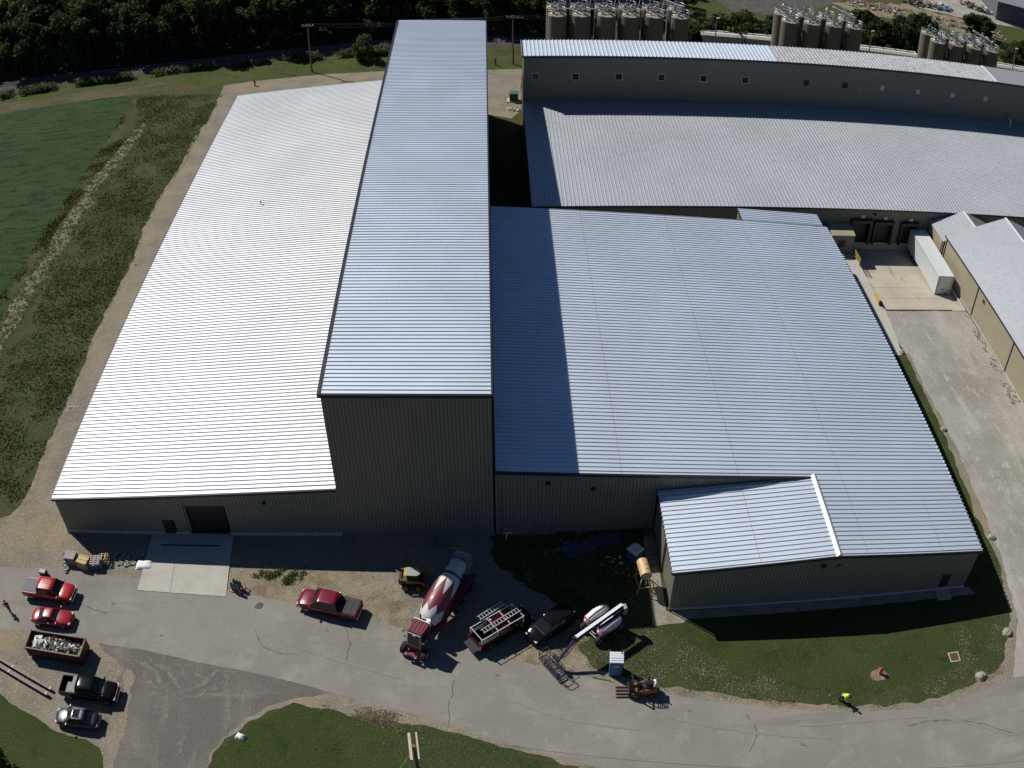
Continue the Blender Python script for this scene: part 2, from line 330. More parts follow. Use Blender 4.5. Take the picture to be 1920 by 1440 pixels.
sheet('lawn', [(1240, 1150), (1300, 1150), (1700, 1125), (1790, 1105), (1822, 1095), (1830, 1085), (1740, 880), (1670, 700), (1680, 652), (1701, 665), (1722, 715), (1752, 775), (1790, 865), (1828, 962), (1846, 1000), (1868, 1040), (1884, 1110), (1896, 1164), (1885, 1210), (1880, 1240), (1876, 1256), (1848, 1269), (1808, 1290), (1757, 1311), (1687, 1321), (1575, 1324), (1462, 1317), (1350, 1303), (1232, 1286), (1184, 1278), (1110, 1250), (1085, 1215), (1120, 1180), (1180, 1120), (1225, 1080), (1232, 1130)], Z(10), DRYLAWN, .35)
sheet('green_lawn', [(1245, 1165), (1400, 1150), (1830, 1115), (1870, 1180), (1830, 1240), (1700, 1290), (1560, 1300), (1400, 1270), (1330, 1230)], Z(11), LAWN, 1.2)
sheet('grass_strip', [(392, 1440), (400, 1413), (420, 1385), (467, 1355), (500, 1334), (550, 1323), (610, 1326), (660, 1343), (733, 1352), (828, 1368), (876, 1382), (996, 1415), (1106, 1446), (1250, 1500), (380, 1500)], Z(10), DRYLAWN, .3)
sheet('mown_lawn', [(400, 1440), (410, 1415), (428, 1392), (470, 1364), (505, 1341), (560, 1328), (615, 1331), (680, 1360), (720, 1400), (760, 1450), (900, 1520), (390, 1520)], Z(11), LAWN, .6)
sheet('corner_lawn', [(-60, 1240), (0, 1298), (20, 1321), (67, 1348), (107, 1371), (160, 1388), (187, 1402), (193, 1420), (192, 1500), (-80, 1500)], Z(10), LAWN, .25)
sheet('far_gravel_pile_ground', [(1345, 0), (1620, -20), (1560, 10), (1500, 22), (1440, 28), (1380, 24)], Z(5), BALLAST, 1.0)
sheet('far_grass', [(1290, -30), (1345, -5), (1380, 24), (1500, 22), (1700, 30), (1850, 40), (2000, 60), (2000, 140), (1640, 100), (1290, 100)], Z(4), MOWN, 1.0)
sheet('far_yard', [(1640, -30), (1700, 5), (1735, 18), (1790, 30), (1815, 36), (1850, 42), (2000, 70), (2000, -60), (1640, -60)], Z(6), YARDM, .6)
sheet('far_rubble_ground', [(1560, 5), (1700, 8), (1740, 22), (1800, 34), (1830, 50), (1810, 66), (1770, 50), (1700, 38), (1600, 24)], Z(7), DIRT, 1.5)
# concrete apron strips along the front walls
sheet('gravel_apron', [(15.1, -10.1), (13.9, -10.3), (13.7, -11.7), (16.6, -11.5), (17.0, -11.1), (45.6, -11.0), (46.4, -11.0), (46.0, -10.0)], Z(12), STONEM, .06, world=True)
sheet('gravel_apron_side', [(15.2, -10.2), (15.2, 0), (14.2, 0), (13.9, -5), (13.9, -10.4)], Z(12)+.001, STONEM, .06, world=True)
sheet('concrete_walk', [(45.6, 26.5), (50.5, 26.5), (51.0, 30), (51.4, 36.1), (51.18, 49.8), (47, 51), (45.6, 48)], Z(12), CONC, .05, world=True)

# drive ramp at the overhead door
rp = MB()
RX0, RX1 = -34.35, -25.75
rp.hexa([(RX0, -7.3, -.05), (RX1+.9-.4, -7.75, -.05), (RX1, 0, -.05), (RX0, 0, -.05), (RX0, -7.3, .05), (RX1+.9-.4, -7.75, .05), (RX1, -.02, .18), (RX0, -.02, .18)])
rp = rp.build('concrete_ramp', CONC); struct(rp)
d = MB(); d.box((-30, -1.55, .155), (6.2, .16, .03)); struct(d.build('trench_drain', DARKD)); 
jt = MB(); jt.bar((-31.2, -3.4, .127), (-30.9, -7.4, .065), .03, .006); struct(jt.build('ramp_joint', BLACKP))

# ------------------------------------------------------------------ building helpers
def wall_mb(A, B, zb, zt, openings=(), pitch=.33, depth=.055, N=None):
    """corrugated sheet from A to B (xy), zb/zt bottom/top heights (pair), outward normal to the right of A->B"""
    A, B = Vector(A), Vector(B); d = B-A; L = d.length; t = d/L; nrm = Vector((t.y, -t.x))
    zb = zb if isinstance(zb, tuple) else (zb, zb); zt = zt if isinstance(zt, tuple) else (zt, zt)
    us = []; k = 0
    n = max(1, int(L/pitch)); p = L/n
    for i in range(n):
        us += [(i*p, 0), (i*p+p*.72, 0), (i*p+p*.78, -depth), (i*p+p*.94, -depth)]
    us.append((L, 0))
    m = MB()
    for (u0, o0), (u1, o1) in zip(us, us[1:]):
        c = (u0+u1)/2; segs = [(0, 1)]
        p0 = A+t*u0+nrm*o0; p1 = A+t*u1+nrm*o1
        h = lambda zz, u: zz[0]+(zz[1]-zz[0])*u/L
        spans = [(None, None)]
        ops = [o for o in openings if o[0] < c < o[1]]
        lo0, lo1 = h(zb, u0), h(zb, u1)
        for o in sorted(ops, key=lambda q: q[2]):
            if o[2] > lo0+.01: m.add([(p0.x, p0.y, lo0), (p1.x, p1.y, lo1), (p1.x, p1.y, o[2]), (p0.x, p0.y, o[2])], [(0, 1, 2, 3)])
            lo0 = lo1 = o[3]
        m.add([(p0.x, p0.y, lo0), (p1.x, p1.y, lo1), (p1.x, p1.y, h(zt, u1)), (p0.x, p0.y, h(zt, u0))], [(0, 1, 2, 3)])
    return m
def roof_mb(c4, ribdir, spacing, rh=.09, rw=.024, over=0.0, thick=.12, phase=0):
    """c4: corners (v00, v10, v11, v01) 3d; ribs run along v00->v10 (ribdir 'u') or v00->v01 ('v')"""
    c = [Vector(p) for p in c4]; m = MB()
    lo = [p-Vector((0, 0, thick)) for p in c]
    m.add(lo+c, [(3, 2, 1, 0), (4, 5, 6, 7), (0, 1, 5, 4), (1, 2, 6, 5), (2, 3, 7, 6), (3, 0, 4, 7)])
    if ribdir == 'u': a0, a1, b0, b1 = c[0], c[3], c[1], c[2]
    else: a0, a1, b0, b1 = c[0], c[1], c[3], c[2]
    L = (a1-a0).length; n = int(L/spacing)
    up = Vector((0, 0, 1))
    for i in range(n+1):
        t = min(1, (i*spacing+phase)/L)
        if i*spacing+phase > L-.02: break
        p, q = a0.lerp(a1, t), b0.lerp(b1, t); s = (a1-a0).normalized()
        w0, w1 = rw, rw*.8
        vs = [p-s*w0, p+s*w0, p+s*w1+up*rh, p-s*w1+up*rh, q-s*w0, q+s*w0, q+s*w1+up*rh, q-s*w1+up*rh]
        m.add(vs, [(0, 1, 2, 3), (7, 6, 5, 4), (1, 5, 6, 2), (2, 6, 7, 3), (3, 7, 4, 0)])
    return m
def fascia(m, a, b, h=.32, w=.1):
    a, b = Vector(a), Vector(b); d = (b-a).normalized(); n = Vector((d.y, -d.x, 0)).normalized()
    o = n*w; z = Vector((0, 0, h))
    m.hexa([a-z, b-z, b-z+o, a-z+o, a, b, b+o, a+o]) 
def winpart(parent, c, w, h, axis='x', frame=.07, fm=None, gm=None, label=None):
    """framed window on a wall facing -y, centre c"""
    f = MB(); x, y, z = c
    f.box((x, y, z+h/2), (w+frame, .06, frame)); f.box((x, y, z-h/2), (w+frame, .06, frame))
    f.box((x-w/2, y, z), (frame, .06, h-frame)); f.box((x+w/2, y, z), (frame, .06, h-frame))
    o = f.build('window', fm or STEELW, parent)
    p = MB(); p.box((x, y+.01, z), (w-frame, .03, h-frame)); p.build('pane', gm or GLASS, o)
    if label: o['label'] = label
    return o

A_, B_, TD, LD = 14.751, 29.474, 95.94, 97.25
HTL, HTR, HLE, HLT = 18.0, 17.58, 5.09, 6.61
HR0, SR, RC, RD, RR, RE, AL, AH = 8.57, -.0675, 45.48, 47.78, 30.22, 10.06, 15.15, 5.46
zR = lambda x: HR0+SR*x
LX = -A_-B_

# ---- tall tower block
T = thing('warehouse', 'tall grey metal roofed warehouse block rising between the two low wings', 'building', (-A_/2, 0, 0), group='joined metal warehouses')
def inv(par): return Matrix.Translation(-Vector(par.location))
def put(mb, name, mat, par, **k):
    off = Vector(par.location); rz = par.rotation_euler.z
    Mi = Matrix.Rotation(-rz, 4, 'Z') @ Matrix.Translation(-off)
    mb.v = [Mi @ v for v in mb.v]
    return mb.build(name, mat, par, **k)
w = wall_mb((-A_+.12, 0), (-.12, 0), 0, (HTL-.15, HTR-.15))
w2 = wall_mb((-.12, 0), (-.12, TD), 0, HTR-.15); w2.v = w2.v
w3 = wall_mb((-.12, TD), (-A_+.12, TD), 0, (HTR-.15, HTL-.15)); w4 = wall_mb((-A_+.12, TD), (-A_+.12, 0), 0, HTL-.15)
for q in (w2, w3, w4): w.add(q.v, q.f)
put(w, 'wall', WALL, T, fixn=False)
r_ = put(roof_mb([(-A_+.2, -.02, HTL), (-.12, -.02, HTR), (-.12, TD, HTR), (-A_+.2, TD, HTL)], 'u', .552, phase=.45), 'roof', ROOF, T, fixn=False)
f = MB(); fascia(f, (-A_-.05, -.15, HTL+.03), (.06, -.15, HTR+.03), .34, .14)
f.b2((-A_-.13, -.2, HTL-.32), (-A_+.2, TD+.1, HTL+.06)); f.b2((-.12, -.2, HTR-.26), (.05, TD+.1, HTR+.02)); f.b2((-A_, TD, HTR-.3), (0, TD+.1, HTR+.4))
f.box((.02, -.0, 13.1), (.06, .06, 8.8))
put(f, 'trim', TRIM, T)

# ---- left wing
Lw = thing('warehouse', 'low wing with metal roof white from sun glare left of the tall block', 'building', (LX+B_/2, 0, 0), group='joined metal warehouses')
ops = [(-32.9-LX, -31.75-LX, 0, 2.12), (-30.15-LX, -26.05-LX, 0, 4.08)]
m = wall_mb((LX+.12, 0), (-A_+.12, 0), .45, (HLE-.1, HLT-.1), [(a, b, .45, d) for a, b, c, d in ops])
for q in (wall_mb((LX+.12, LD), (LX+.12, 0), .45, HLE-.1), wall_mb((-A_, LD), (LX+.12, LD), .45, (HLT-.1, HLE-.1))): m.add(q.v, q.f)
put(m, 'wall', WALL, Lw, fixn=False)
m = MB()
m.b2((LX+.06, -.06, -.1), (-32.9, .2, .45)); m.b2((-31.75, -.06, -.1), (-30.15, .2, .45)); m.b2((-26.05, -.06, -.1), (-A_, .2, .45)); m.b2((LX+.06, .2, -.1), (LX+.2, LD, .45))
put(m, 'foundation', CONC, Lw)
put(roof_mb([(LX, -.1, HLE), (-A_+.1, -.1, HLT), (-A_+.1, LD, HLT), (LX, LD, HLE)], 'u', .55, rh=.12, rw=.03, phase=.5), 'roof', ROOFW, Lw, fixn=False)
m = MB(); fascia(m, (LX-.06, -.2, HLE+.03), (-A_+.2, -.2, HLT+.03), .3, .12); m.b2((LX-.14, -.2, HLE-.2), (LX-.003, LD+.1, HLE+.02))
fascia(m, (-A_, LD+.1, HLT), (LX, LD+.1, HLE), .25, .1)
put(m, 'trim', TRIM, Lw)
dd = put(MB().box((-28.1, .35, 2.0), (4.1, .08, 4.2)), 'overhead_door', DARKD, Lw)
put(MB().box((-30.15, .14, 2.05), (.08, .3, 4.06)).box((-26.05, .14, 2.05), (.08, .3, 4.06)).box((-28.1, .14, 4.1), (4.2, .3, .1)), 'door_frame', TRIM, Lw)
dm = put(MB().box((-32.33, .03, 1.07), (1.06, .06, 2.1)), 'door', DARKD, Lw)
h = MB(); h.box((.38, -.06, 0), (.14, .06, .05)); h = h.build('handle', STEEL, dm); h.location = (-32.33-Lw.location.x, 0, 1.0)
put(MB().box((-21.8, -.12, 4.68), (.35, .22, .25)), 'wall_light', BLACKP, Lw)
q = G(489, 381, 5.9); q.z = HLE+(q.x-LX)/B_*(HLT-HLE)
put(MB().cyl(q-Vector((0, 0, .02)), q+Vector((0, 0, .45)), .06, n=8).cyl(q+Vector((0, 0, .45)), q+Vector((0, 0, .5)), .14, n=8), 'roof_vent', BLACKP, Lw)

# ---- right wing with its front annexe
Rw = thing('warehouse', 'wide low wing with blue-grey metal roof and front annexe right of the tall block', 'building', (20, 10, 0), group='joined metal warehouses')
m = wall_mb((.05, 0), (AL, 0), .02, (HR0-.12, zR(AL)-.12))
for q in (wall_mb((AL, 0), (RR, 0), AH-.2, (zR(AL)-.12, zR(RR)-.12)),
          wall_mb((AL+.15, 0), (AL+.15, -5.2), .02, AH-.12), wall_mb((AL+.33, -5.2), (AL+.33, -RE+.12), .02, AH-.1), wall_mb((AL+.15, -5.2), (AL+.33, -5.2), .02, AH-.1),
          wall_mb((AL+.33, -RE+.12), (RR, -RE+.12), .3, (AH-.12, zR(RR)-.12)), wall_mb((RR, -RE+.12), (RC-.15, -RE+.12), .3, (zR(RR)-.12, zR(RC)-.12), [(42.15-RR, 43.2-RR, .3, 2.25)]),
          wall_mb((RC-.15, -RE+.12), (RC-.15, RD), .02, zR(RC)-.12), wall_mb((RC-.15, RD), (0, RD), .02, (zR(RC)-.12, HR0-.12))):
    m.add(q.v, q.f)
put(m, 'wall', WALL, Rw, fixn=False)
put(MB().b2((AL+.28, -RE+.05, -.1), (RC-.1, -RE+.3, .3)), 'foundation', CONC, Rw)
m = roof_mb([(.12, -.08, zR(.12)), (RC, -.08, zR(RC)), (RC, RD, zR(RC)), (.12, RD, zR(.12))], 'u', .545, phase=.3)
q = roof_mb([(RR, -RE, zR(RR)), (RC, -RE, zR(RC)), (RC, -.09, zR(RC)), (RR, -.09, zR(RR))], 'u', .545, phase=.2); m.add(q.v, q.f)
q = roof_mb([(AL, -RE, AH), (RR-.01, -RE, zR(RR)), (RR-.01, -.1, zR(RR)), (AL, -.1, AH)], 'u', .545, phase=.2); m.add(q.v, q.f)
put(m, 'roof', ROOF, Rw, fixn=False)
m = MB(); m.add([(RR-.32, -RE-.12, zR(RR)+.0), (RR+.32, -RE-.12, zR(RR)+.0), (RR+.16, -RE-.12, zR(RR)+.16), (RR-.16, -RE-.12, zR(RR)+.16),
       (RR-.32, .0, zR(RR)+.0), (RR+.32, 0, zR(RR)+0), (RR+.16, 0, zR(RR)+.16), (RR-.16, 0, zR(RR)+.16)], [(0, 1, 2, 3), (7, 6, 5, 4), (1, 5, 6, 2), (2, 6, 7, 3), (3, 7, 4, 0)])
m.cyl((RR, -RE-.05, zR(RR)+.1), (RR, 0, zR(RR)+.1), .16, n=10)
put(m, 'ridge_cap', M('ridge_metal', (.62, .64, .68), .45, .5), Rw)
m = MB(); fascia(m, (.0, -.18, HR0+.03), (RR, -.18, zR(RR)+.03), .3, .12); fascia(m, (AL-.04, -RE-.06, AH+.03), (RR, -RE-.06, zR(RR)+.03), .28, .1)
fascia(m, (RR, -RE-.06, zR(RR)+.03), (RC+.05, -RE-.06, zR(RC)+.03), .28, .1); fascia(m, (RC, RD+.05, zR(RC)), (0, RD+.05, HR0), .3, .1)
m.b2((RC-.02, -RE, zR(RC)-.3), (RC+.05, RD, zR(RC)-.1)); m.b2((AL-.05, -RE, AH-.3), (AL+.0, -.1, AH-.1))
put(m, 'trim', TRIM, Rw)
# panel end laps
m = MB()
for x in (11.6, 22.7, 33.1):
    m.b2((x-.02, -.05, zR(x)+.002), (x+.02, RD-.05, zR(x)+.012))
m.b2((33.1-.02, -RE+.05, zR(33.1)+.002), (33.12, -.09, zR(33.1)+.012)); m.b2((41-.02, -RE+.05, zR(41)+.002), (41.02, -3.09, zR(41)+.012))
zz = AH+(23-AL)*(zR(RR)-AH)/(RR-AL); m.b2((22.98, -RE+.05, zz+.002), (23.02, -.2, zz+.014))
put(m, 'lap_seam', M('seam_rust', (.3, .2, .17), .8), Rw)
# eave rib closures (bright teeth along the low edges)
m = MB()
y = -RE+.2
while y < RD-.1:
    m.box((RC+.03, y, zR(RC)+.02), (.1, .12, .08)); y += .545
y = -RE+.2
while y < -.3: m.box((AL-.03, y, AH+.02), (.1, .12, .08)); y += .545
o = put(m, 'eave_closure', ROOF, Rw); o['kind'] = 'stuff'
dm = put(MB().box((42.67, -RE+.2, 1.25), (1.04, .06, 1.96)), 'door', DARKD, Rw)
put(MB().b2((42.0, -RE-1.25, -.1), (43.5, -RE+.1, .12)), 'door_stoop', CONC, Rw)
for x, z in ((4.85, 6.8), (9.06, 5.9), (29.04, 5.17), (30.55, 4.95)):
    yy = -.1 if x < 20 else -RE-.02
    put(MB().box((x, yy, z), (.42, .2, .28)), 'wall_light', BLACKP if x != 30.55 else STEEL, Rw)
put(MB().cyl((AL+.25, -5.14, 0), (AL+.25, -5.14, AH-.2), .05, n=8), 'downspout', STEEL, Rw)
put(MB().cyl((AL+.27, -RE+.0, 0), (AL+.27, -RE+.0, AH-.2), .06, n=8), 'downspout', STEEL, Rw)
put(MB().box((13.6, -.06, .35), (.9, .1, .1)), 'pipe', STEEL, Rw)
put(MB().cyl((0.6, -.06, 0), (.6, -.06, 6.4), .05, n=6), 'conduit', STEEL, Rw)
# small connector roof behind the right wing
Cn = thing('connector_building', 'small link building with ribbed roof between the right wing and dock building', 'building', (40, 50, 0))
cz0, cz1 = 6.35, 5.62
c0, c1 = G(1383.7, 393, cz0), G(1528.7, 402.5, cz1)
X0, X1, Y0, Y1 = c0.x, 44.95, RD+.12, 50.9
put(roof_mb([(X0, Y0, cz0), (X1, Y0, cz1), (X1, Y1, cz1), (X0, Y1, cz0)], 'u', .5, phase=.2), 'roof', ROOF, Cn, fixn=False)
m = wall_mb((X0+.1, Y1), (X0+.1, Y0), 0, cz0-.12)
for q in (wall_mb((X1-.1, Y0), (X1-.1, Y1), 0, cz1-.12), wall_mb((X1-.1, Y1), (X0+.1, Y1), 0, (cz1-.12, cz0-.12))): m.add(q.v, q.f)
put(m, 'wall', WALL, Cn, fixn=False)
m = MB(); fascia(m, (X1, Y1+.1, cz1+.03), (X0, Y1+.1, cz0+.03), .28, .1); m.b2((X0-.05, Y0, cz0-.25), (X0-.0, Y1, cz0+.03))
put(m, 'trim', TRIM, Cn)

# ---- back-right building: low sloped roof + tall part
XB, YB2, YB, YB3, HB2, HBB, HBF, HBK = 5.75, 52.93, 86.37, 93.1, 5.55, 6.62, 14.57, 14.85
XE = 150
Bw = thing('warehouse', 'long far warehouse with low ribbed roof and loading docks before the silos', 'building', (60, 70, 0))
m = wall_mb((XB+.1, YB2+.1), (XE, YB2+.1), 0, HB2-.15, [(51.3-XB, 54.45-XB, 0, 3.45), (54.95-XB, 58.05-XB, 0, 3.3), (59.3-XB, 62.1-XB, 0, 3.2)])
for q in (wall_mb((XB+.1, YB), (XB+.1, YB2+.1), 0, (HBB-.1, HB2-.15)), wall_mb((XB+.1, YB3), (XB+.1, YB), 0, (HBK-.12, HBF-.15)),
          wall_mb((XB+.1, YB), (XE, YB), HBB-.1, HBF-.15, pitch=.34)): m.add(q.v, q.f)
put(m, 'wall', WALL, Bw, fixn=False)
m = wall_mb((XE, YB3), (XB+.1, YB3), 0, HBK-.2); put(m, 'back_wall', WALL, Bw, fixn=False)
put(roof_mb([(XB-.05, YB2-.02, HB2), (XE, YB2-.02, HB2), (XE, YB-.02, HBB), (XB-.05, YB-.02, HBB)], 'v', .555, rh=.085, phase=.3), 'low_roof', ROOFOLD, Bw, fixn=False)
a, b, c_ = 47.6, 90.3, XE
put(roof_mb([(XB-.1, YB-.1, HBF), (a, YB-.1, HBF), (a, YB3, HBK), (XB-.1, YB3, HBK)], 'v', .65, rh=.1, rw=.09), 'roof', ROOF, Bw, fixn=False)
o = put(roof_mb([(a, YB-.1, HBF), (b, YB-.1, HBF), (b, YB3, HBK), (a, YB3, HBK)], 'v', .65, rh=.1, rw=.09), 'roof', ROOFMOT, Bw, fixn=False); o['label'] = 'blotchy middle stretch of the tall roof'
o = put(roof_mb([(b, YB-.1, HBF), (c_, YB-.1, HBF), (c_, YB3, HBK), (b, YB3, HBK)], 'v', .65, rh=.1, rw=.09), 'roof', ROOFGR, Bw, fixn=False); o['label'] = 'dull grey end stretch of the tall roof'
put(MB().bar((b, YB-.15, HBF+.1), (b, YB3, HBK+.1), .35, .1), 'roof_joint', STEELW, Bw)
m = MB(); fascia(m, (XB-.1, YB-.12, HBF+.02), (XE, YB-.12, HBF+.02), .34, .12); fascia(m, (XB-.05, YB2-.06, HB2+.01), (XE, YB2-.06, HB2+.01), .22, .08)
m.b2((XB-.12, YB-.15, HBF-.3), (XB-.0, YB, HBF+.05)); m.bar((XB-.08, YB3, HBK), (XB-.08, YB-.1, HBF), .14, .3); m.b2((XB-.1, YB3, HBK-.25), (XE, YB3+.12, HBK+.03))
put(m, 'trim', TRIM, Bw)
TEAL = M("teal_glass", (.03, .07, .085), .3); FOG = M("fogged_pane", (.4, .46, .52), .4); NAVY = M("navy_glass", (.01, .013, .035), .35, spec=.2)
FR = M("beige_frame", (.75, .72, .6), .6)
for k, (px, py) in enumerate(((1004, 143), (1079, 143.5), (1160, 143.5), (1240, 145), (1319, 147), (1397, 150), (1511.6, 155), (1584, 160), (1654, 165), (1721, 171.6), (1786, 178), (1847.7, 185))):
    p = GY(px, py, YB)
    if k < 6: winpart(Bw, (p.x-60, p.y-70-.06, p.z), 1.15, 1.15, fm=FR, gm=TEAL if k == 0 else NAVY, label='teal covered window' if k == 0 else None)
    elif k < 8: winpart(Bw, (p.x-60, p.y-70-.06, p.z), 1.05, 1.05, fm=WALL, gm=NAVY)
    else: winpart(Bw, (p.x-60, p.y-70-.06, p.z), .95, 1.0, fm=WALL, gm=FOG, label='pale fogged window')
# bent pipe on low roof
p = GY(1893, 240, YB-3)
put(MB().tube([(p.x, YB-3, HBB-.1), (p.x, YB-3, HBB+1.6), (p.x-.5, YB-3, HBB+2.1), (p.x-.5, YB-1, HBB+2.3)], .22, 8), 'roof_pipe', STEEL, Bw)
# docks
for i, (x0, x1, zt) in enumerate(((51.3, 54.45, 3.45), (54.95, 58.05, 3.3), (59.3, 62.1, 3.2))):
    dk = put(MB().box(((x0+x1)/2, YB2+.45, zt/2), (x1-x0-.1, .08, zt)), 'dock_door', DARKD, Bw)
    s = MB()
    for z in (.9, 1.75, 2.6): s.box(((x0+x1)/2-60, YB2+.38-70, z), (x1-x0-.6, .04, .07))
    s.build('door_seam', RUST, dk)
    put(MB().b2((x0-.05, YB2-.5, -.1), (x0+.3, YB2+.35, zt)).b2((x1-.3, YB2-.5, -.1), (x1+.05, YB2+.35, zt)).b2((x0-.05, YB2-.55, zt), (x1+.05, YB2+.3, zt+.45)), 'dock_shelter', BLACKP, Bw)
    if i < 3:
        sg = put(MB().box(((x0+x1)/2+.1, YB2-.06, zt+.85), (.5, .04, .5)), 'number_sign', STEELW, Bw)
        cu = bpy.data.curves.new('number', 'FONT'); cu.body = ('9', '8', '7')[i]; cu.size = .5; cu.align_x = 'CENTER'; cu.extrude = .004
        tmp = bpy.data.objects.new('number', cu); COL.objects.link(tmp); bpy.context.view_layer.update()
        me = bpy.data.meshes.new_from_object(tmp.evaluated_get(bpy.context.evaluated_depsgraph_get())); bpy.data.objects.remove(tmp); me.name = 'number'
        me.materials.clear(); me.materials.append(BLACKP)
        to = bpy.data.objects.new('number', me); COL.objects.link(to); to.parent = sg
        to.location = ((x0+x1)/2+.1-60, YB2-.09-70, zt+.68); to.rotation_euler = (pi/2, 0, 0)
put(MB().box((GY(1640, 406, YB2).x, YB2-.1, 4.7), (.5, .2, .2)), 'wall_light', BLACKP, Bw)

# pit floor and retaining walls
m = MB()
m.add([(PX0, PY0, -.012), (PX1, PY0, -.012), (PX1, 46.5, -1.1), (PX0, 46.5, -1.1), (PX1, PY1, -1.1), (PX0, PY1, -1.1)], [(0, 1, 2, 3), (3, 2, 4, 5)])
struct(m.build('dock_pad', PADC))
m = MB(); m.b2((PX0-.3, PY0, -1.3), (PX0, 50.2, .09)); struct(m.build('retaining_kerb', CONC))
m = MB(); m.b2((PX1, PY0-.3, -1.3), (PX1+.28, PY1, .12)); m.b2((PX0, PY1-.02, -1.3), (PX1, PY1+.08, 0)); m.b2((63.0-1.3, PY0+.02, -.6), (PX1, PY0-.25, .02)); struct(m.build('dock_wall', CONC))
# the pad joints
m = MB()
for yv in (39.2, 42.2): m.b2((PX0+.1, yv-.015, -.012-(yv-PY0)*1.088/10.3+.004), (PX1-.1, yv+.015, -.012-(yv-PY0)*1.088/10.3+.02))
struct(m.build('pad_joint', GREYWOOD))

# shed beside docks
Sh = thing('dock_office', 'small beige shed on the dock platform by the left door', 'shed', (49.3, 51, 0))
put(MB().b2((47.6, 50.0, 0), (51.0, 52.9, 2.75)), 'wall', WALL, Sh)
put(MB().hexa([(47.5, 49.9, 2.75), (51.1, 49.9, 2.75), (51.1, 52.95, 3.1), (47.5, 52.95, 3.1), (47.5, 49.9, 2.87), (51.1, 49.9, 2.87), (51.1, 52.95, 3.22), (47.5, 52.95, 3.22)]), 'roof', WALLG, Sh)
put(MB().b2((48.7, 49.93, .9), (49.7, 50.0, 2.0)), 'vent_opening', DARKD, Sh)
St = thing('dock_steps', 'concrete steps beside the dock shed and the right wing wall', 'steps', (48.2, 48.8, 0))
m = MB()
for k in range(3): m.b2((46.9, 48.0+.35*k, 0), (49.4, 48.35+.35*k, .18*(k+1)))
put(m, 'steps_block', CONC, St)
# yellow rail
Ra = thing('guard_rail', 'yellow three-bar guard rail at the edge of the loading dock pit', 'railing', (51.0, 49, 0.09))
m = MB()
for z in (.4, .75, 1.1): m.b2((-.03, -2.6, z-.045), (.03, 1.9, z+.045))
m.build('rail', YELL, Ra)
for y in (-2.6, -.4, 1.85): MB().cyl((0, y, 0), (0, y, 1.2), .06, n=8).build('post', YELL, Ra)
Bo = thing('barrier_block', 'short yellow barrier block at the foot of the dock retaining kerb', 'barrier', (50.95, 38.2, .09))
MB().b2((-.15, -1.0, 0), (.15, 1.0, .55)).build('block', YELL, Bo); MB().b2((-.17, -1.35, 0), (.17, -1.0, .6)).build('end_cap', BLACKP, Bo)

# ---- gabled buildings at right
GW = thing('gabled_warehouse', 'long tan gabled warehouse along the right edge of the service yard', 'building', (75, 20, 0))
gx0, gr, ge, gz = 64.0, 73.4, 47.1, 8.45
slope = (gz-5.05)/(gr-gx0)
m = wall_mb((gx0+.12, ge), (gx0+.12, -60), .2, 4.95, pitch=.3, depth=.012)
m2 = MB(); m2.add([(gx0+.12, ge, 0), (gr, ge, 0), (2*gr-gx0, ge, 0), (2*gr-gx0, ge, 5.0), (gr, ge, gz-.1), (gx0+.12, ge, 5.0)], [(0, 1, 4, 5), (1, 2, 3, 4)]); m.add(m2.v, m2.f)
put(m, 'wall', WALLG, GW, fixn=False)
put(MB().b2((gx0+.05, -60, 0), (gx0+.2, ge, .2)), 'foundation', CONC, GW)
put(roof_mb([(gx0-.1, -60, 5.02), (gr, -60, gz), (gr, ge+.05, gz), (gx0-.1, ge+.05, 5.02)], 'u', .3, rh=.03, rw=.03), 'roof', ROOFOLD, GW, fixn=False)
o = put(roof_mb([(gr, -60, gz), (2*gr-gx0, -60, 5.02), (2*gr-gx0, ge+.05, 5.02), (gr, ge+.05, gz)], 'u', .3, rh=.03, rw=.03), 'roof', ROOFOLD, GW, fixn=False)
put(MB().b2((gr-.15, -60, gz), (gr+.15, ge+.07, gz+.07)), 'ridge_cap', STEELW, GW)
put(MB().b2((gx0-.18, -60, 4.9), (gx0-.06, ge, 5.04)), 'gutter', TRIM, GW)
for yv, in ((34.8,), (22.8,), (46.6,)): put(MB().cyl((gx0+.05, yv, .1), (gx0+.05, yv, 4.95), .06, n=8), 'downspout', BLACKP, GW)
G1w = thing('gabled_warehouse', 'small gabled building joining the tan warehouse to the docks building', 'building', (68, 50, 0))
h1 = 6.3; r1 = 69.3
m = wall_mb((63.95, 52.85), (63.95, 47.2), .1, 4.0, pitch=.3, depth=.012); put(m, 'wall', WALLG, G1w, fixn=False)
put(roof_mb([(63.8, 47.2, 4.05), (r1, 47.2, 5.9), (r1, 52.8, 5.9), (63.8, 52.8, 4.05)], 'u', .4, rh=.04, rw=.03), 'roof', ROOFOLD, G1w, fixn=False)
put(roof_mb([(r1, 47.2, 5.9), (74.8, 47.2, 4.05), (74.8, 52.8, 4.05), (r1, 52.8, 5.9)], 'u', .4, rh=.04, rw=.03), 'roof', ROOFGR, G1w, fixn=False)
put(MB().b2((r1-.12, 47.2, 5.9), (r1+.12, 52.8, 6.0)), 'ridge_cap', STEELW, G1w)
put(MB().cyl((63.85, 47.5, 0), (63.85, 47.5, 4.0), .06, n=8), 'downspout', BLACKP, G1w)

# small fire-bell sized fixture on the tan wall
put(MB().box((gx0-.02, 32.6, 4.0), (.2, .3, .4)), 'wall_fixture', RUST, GW)

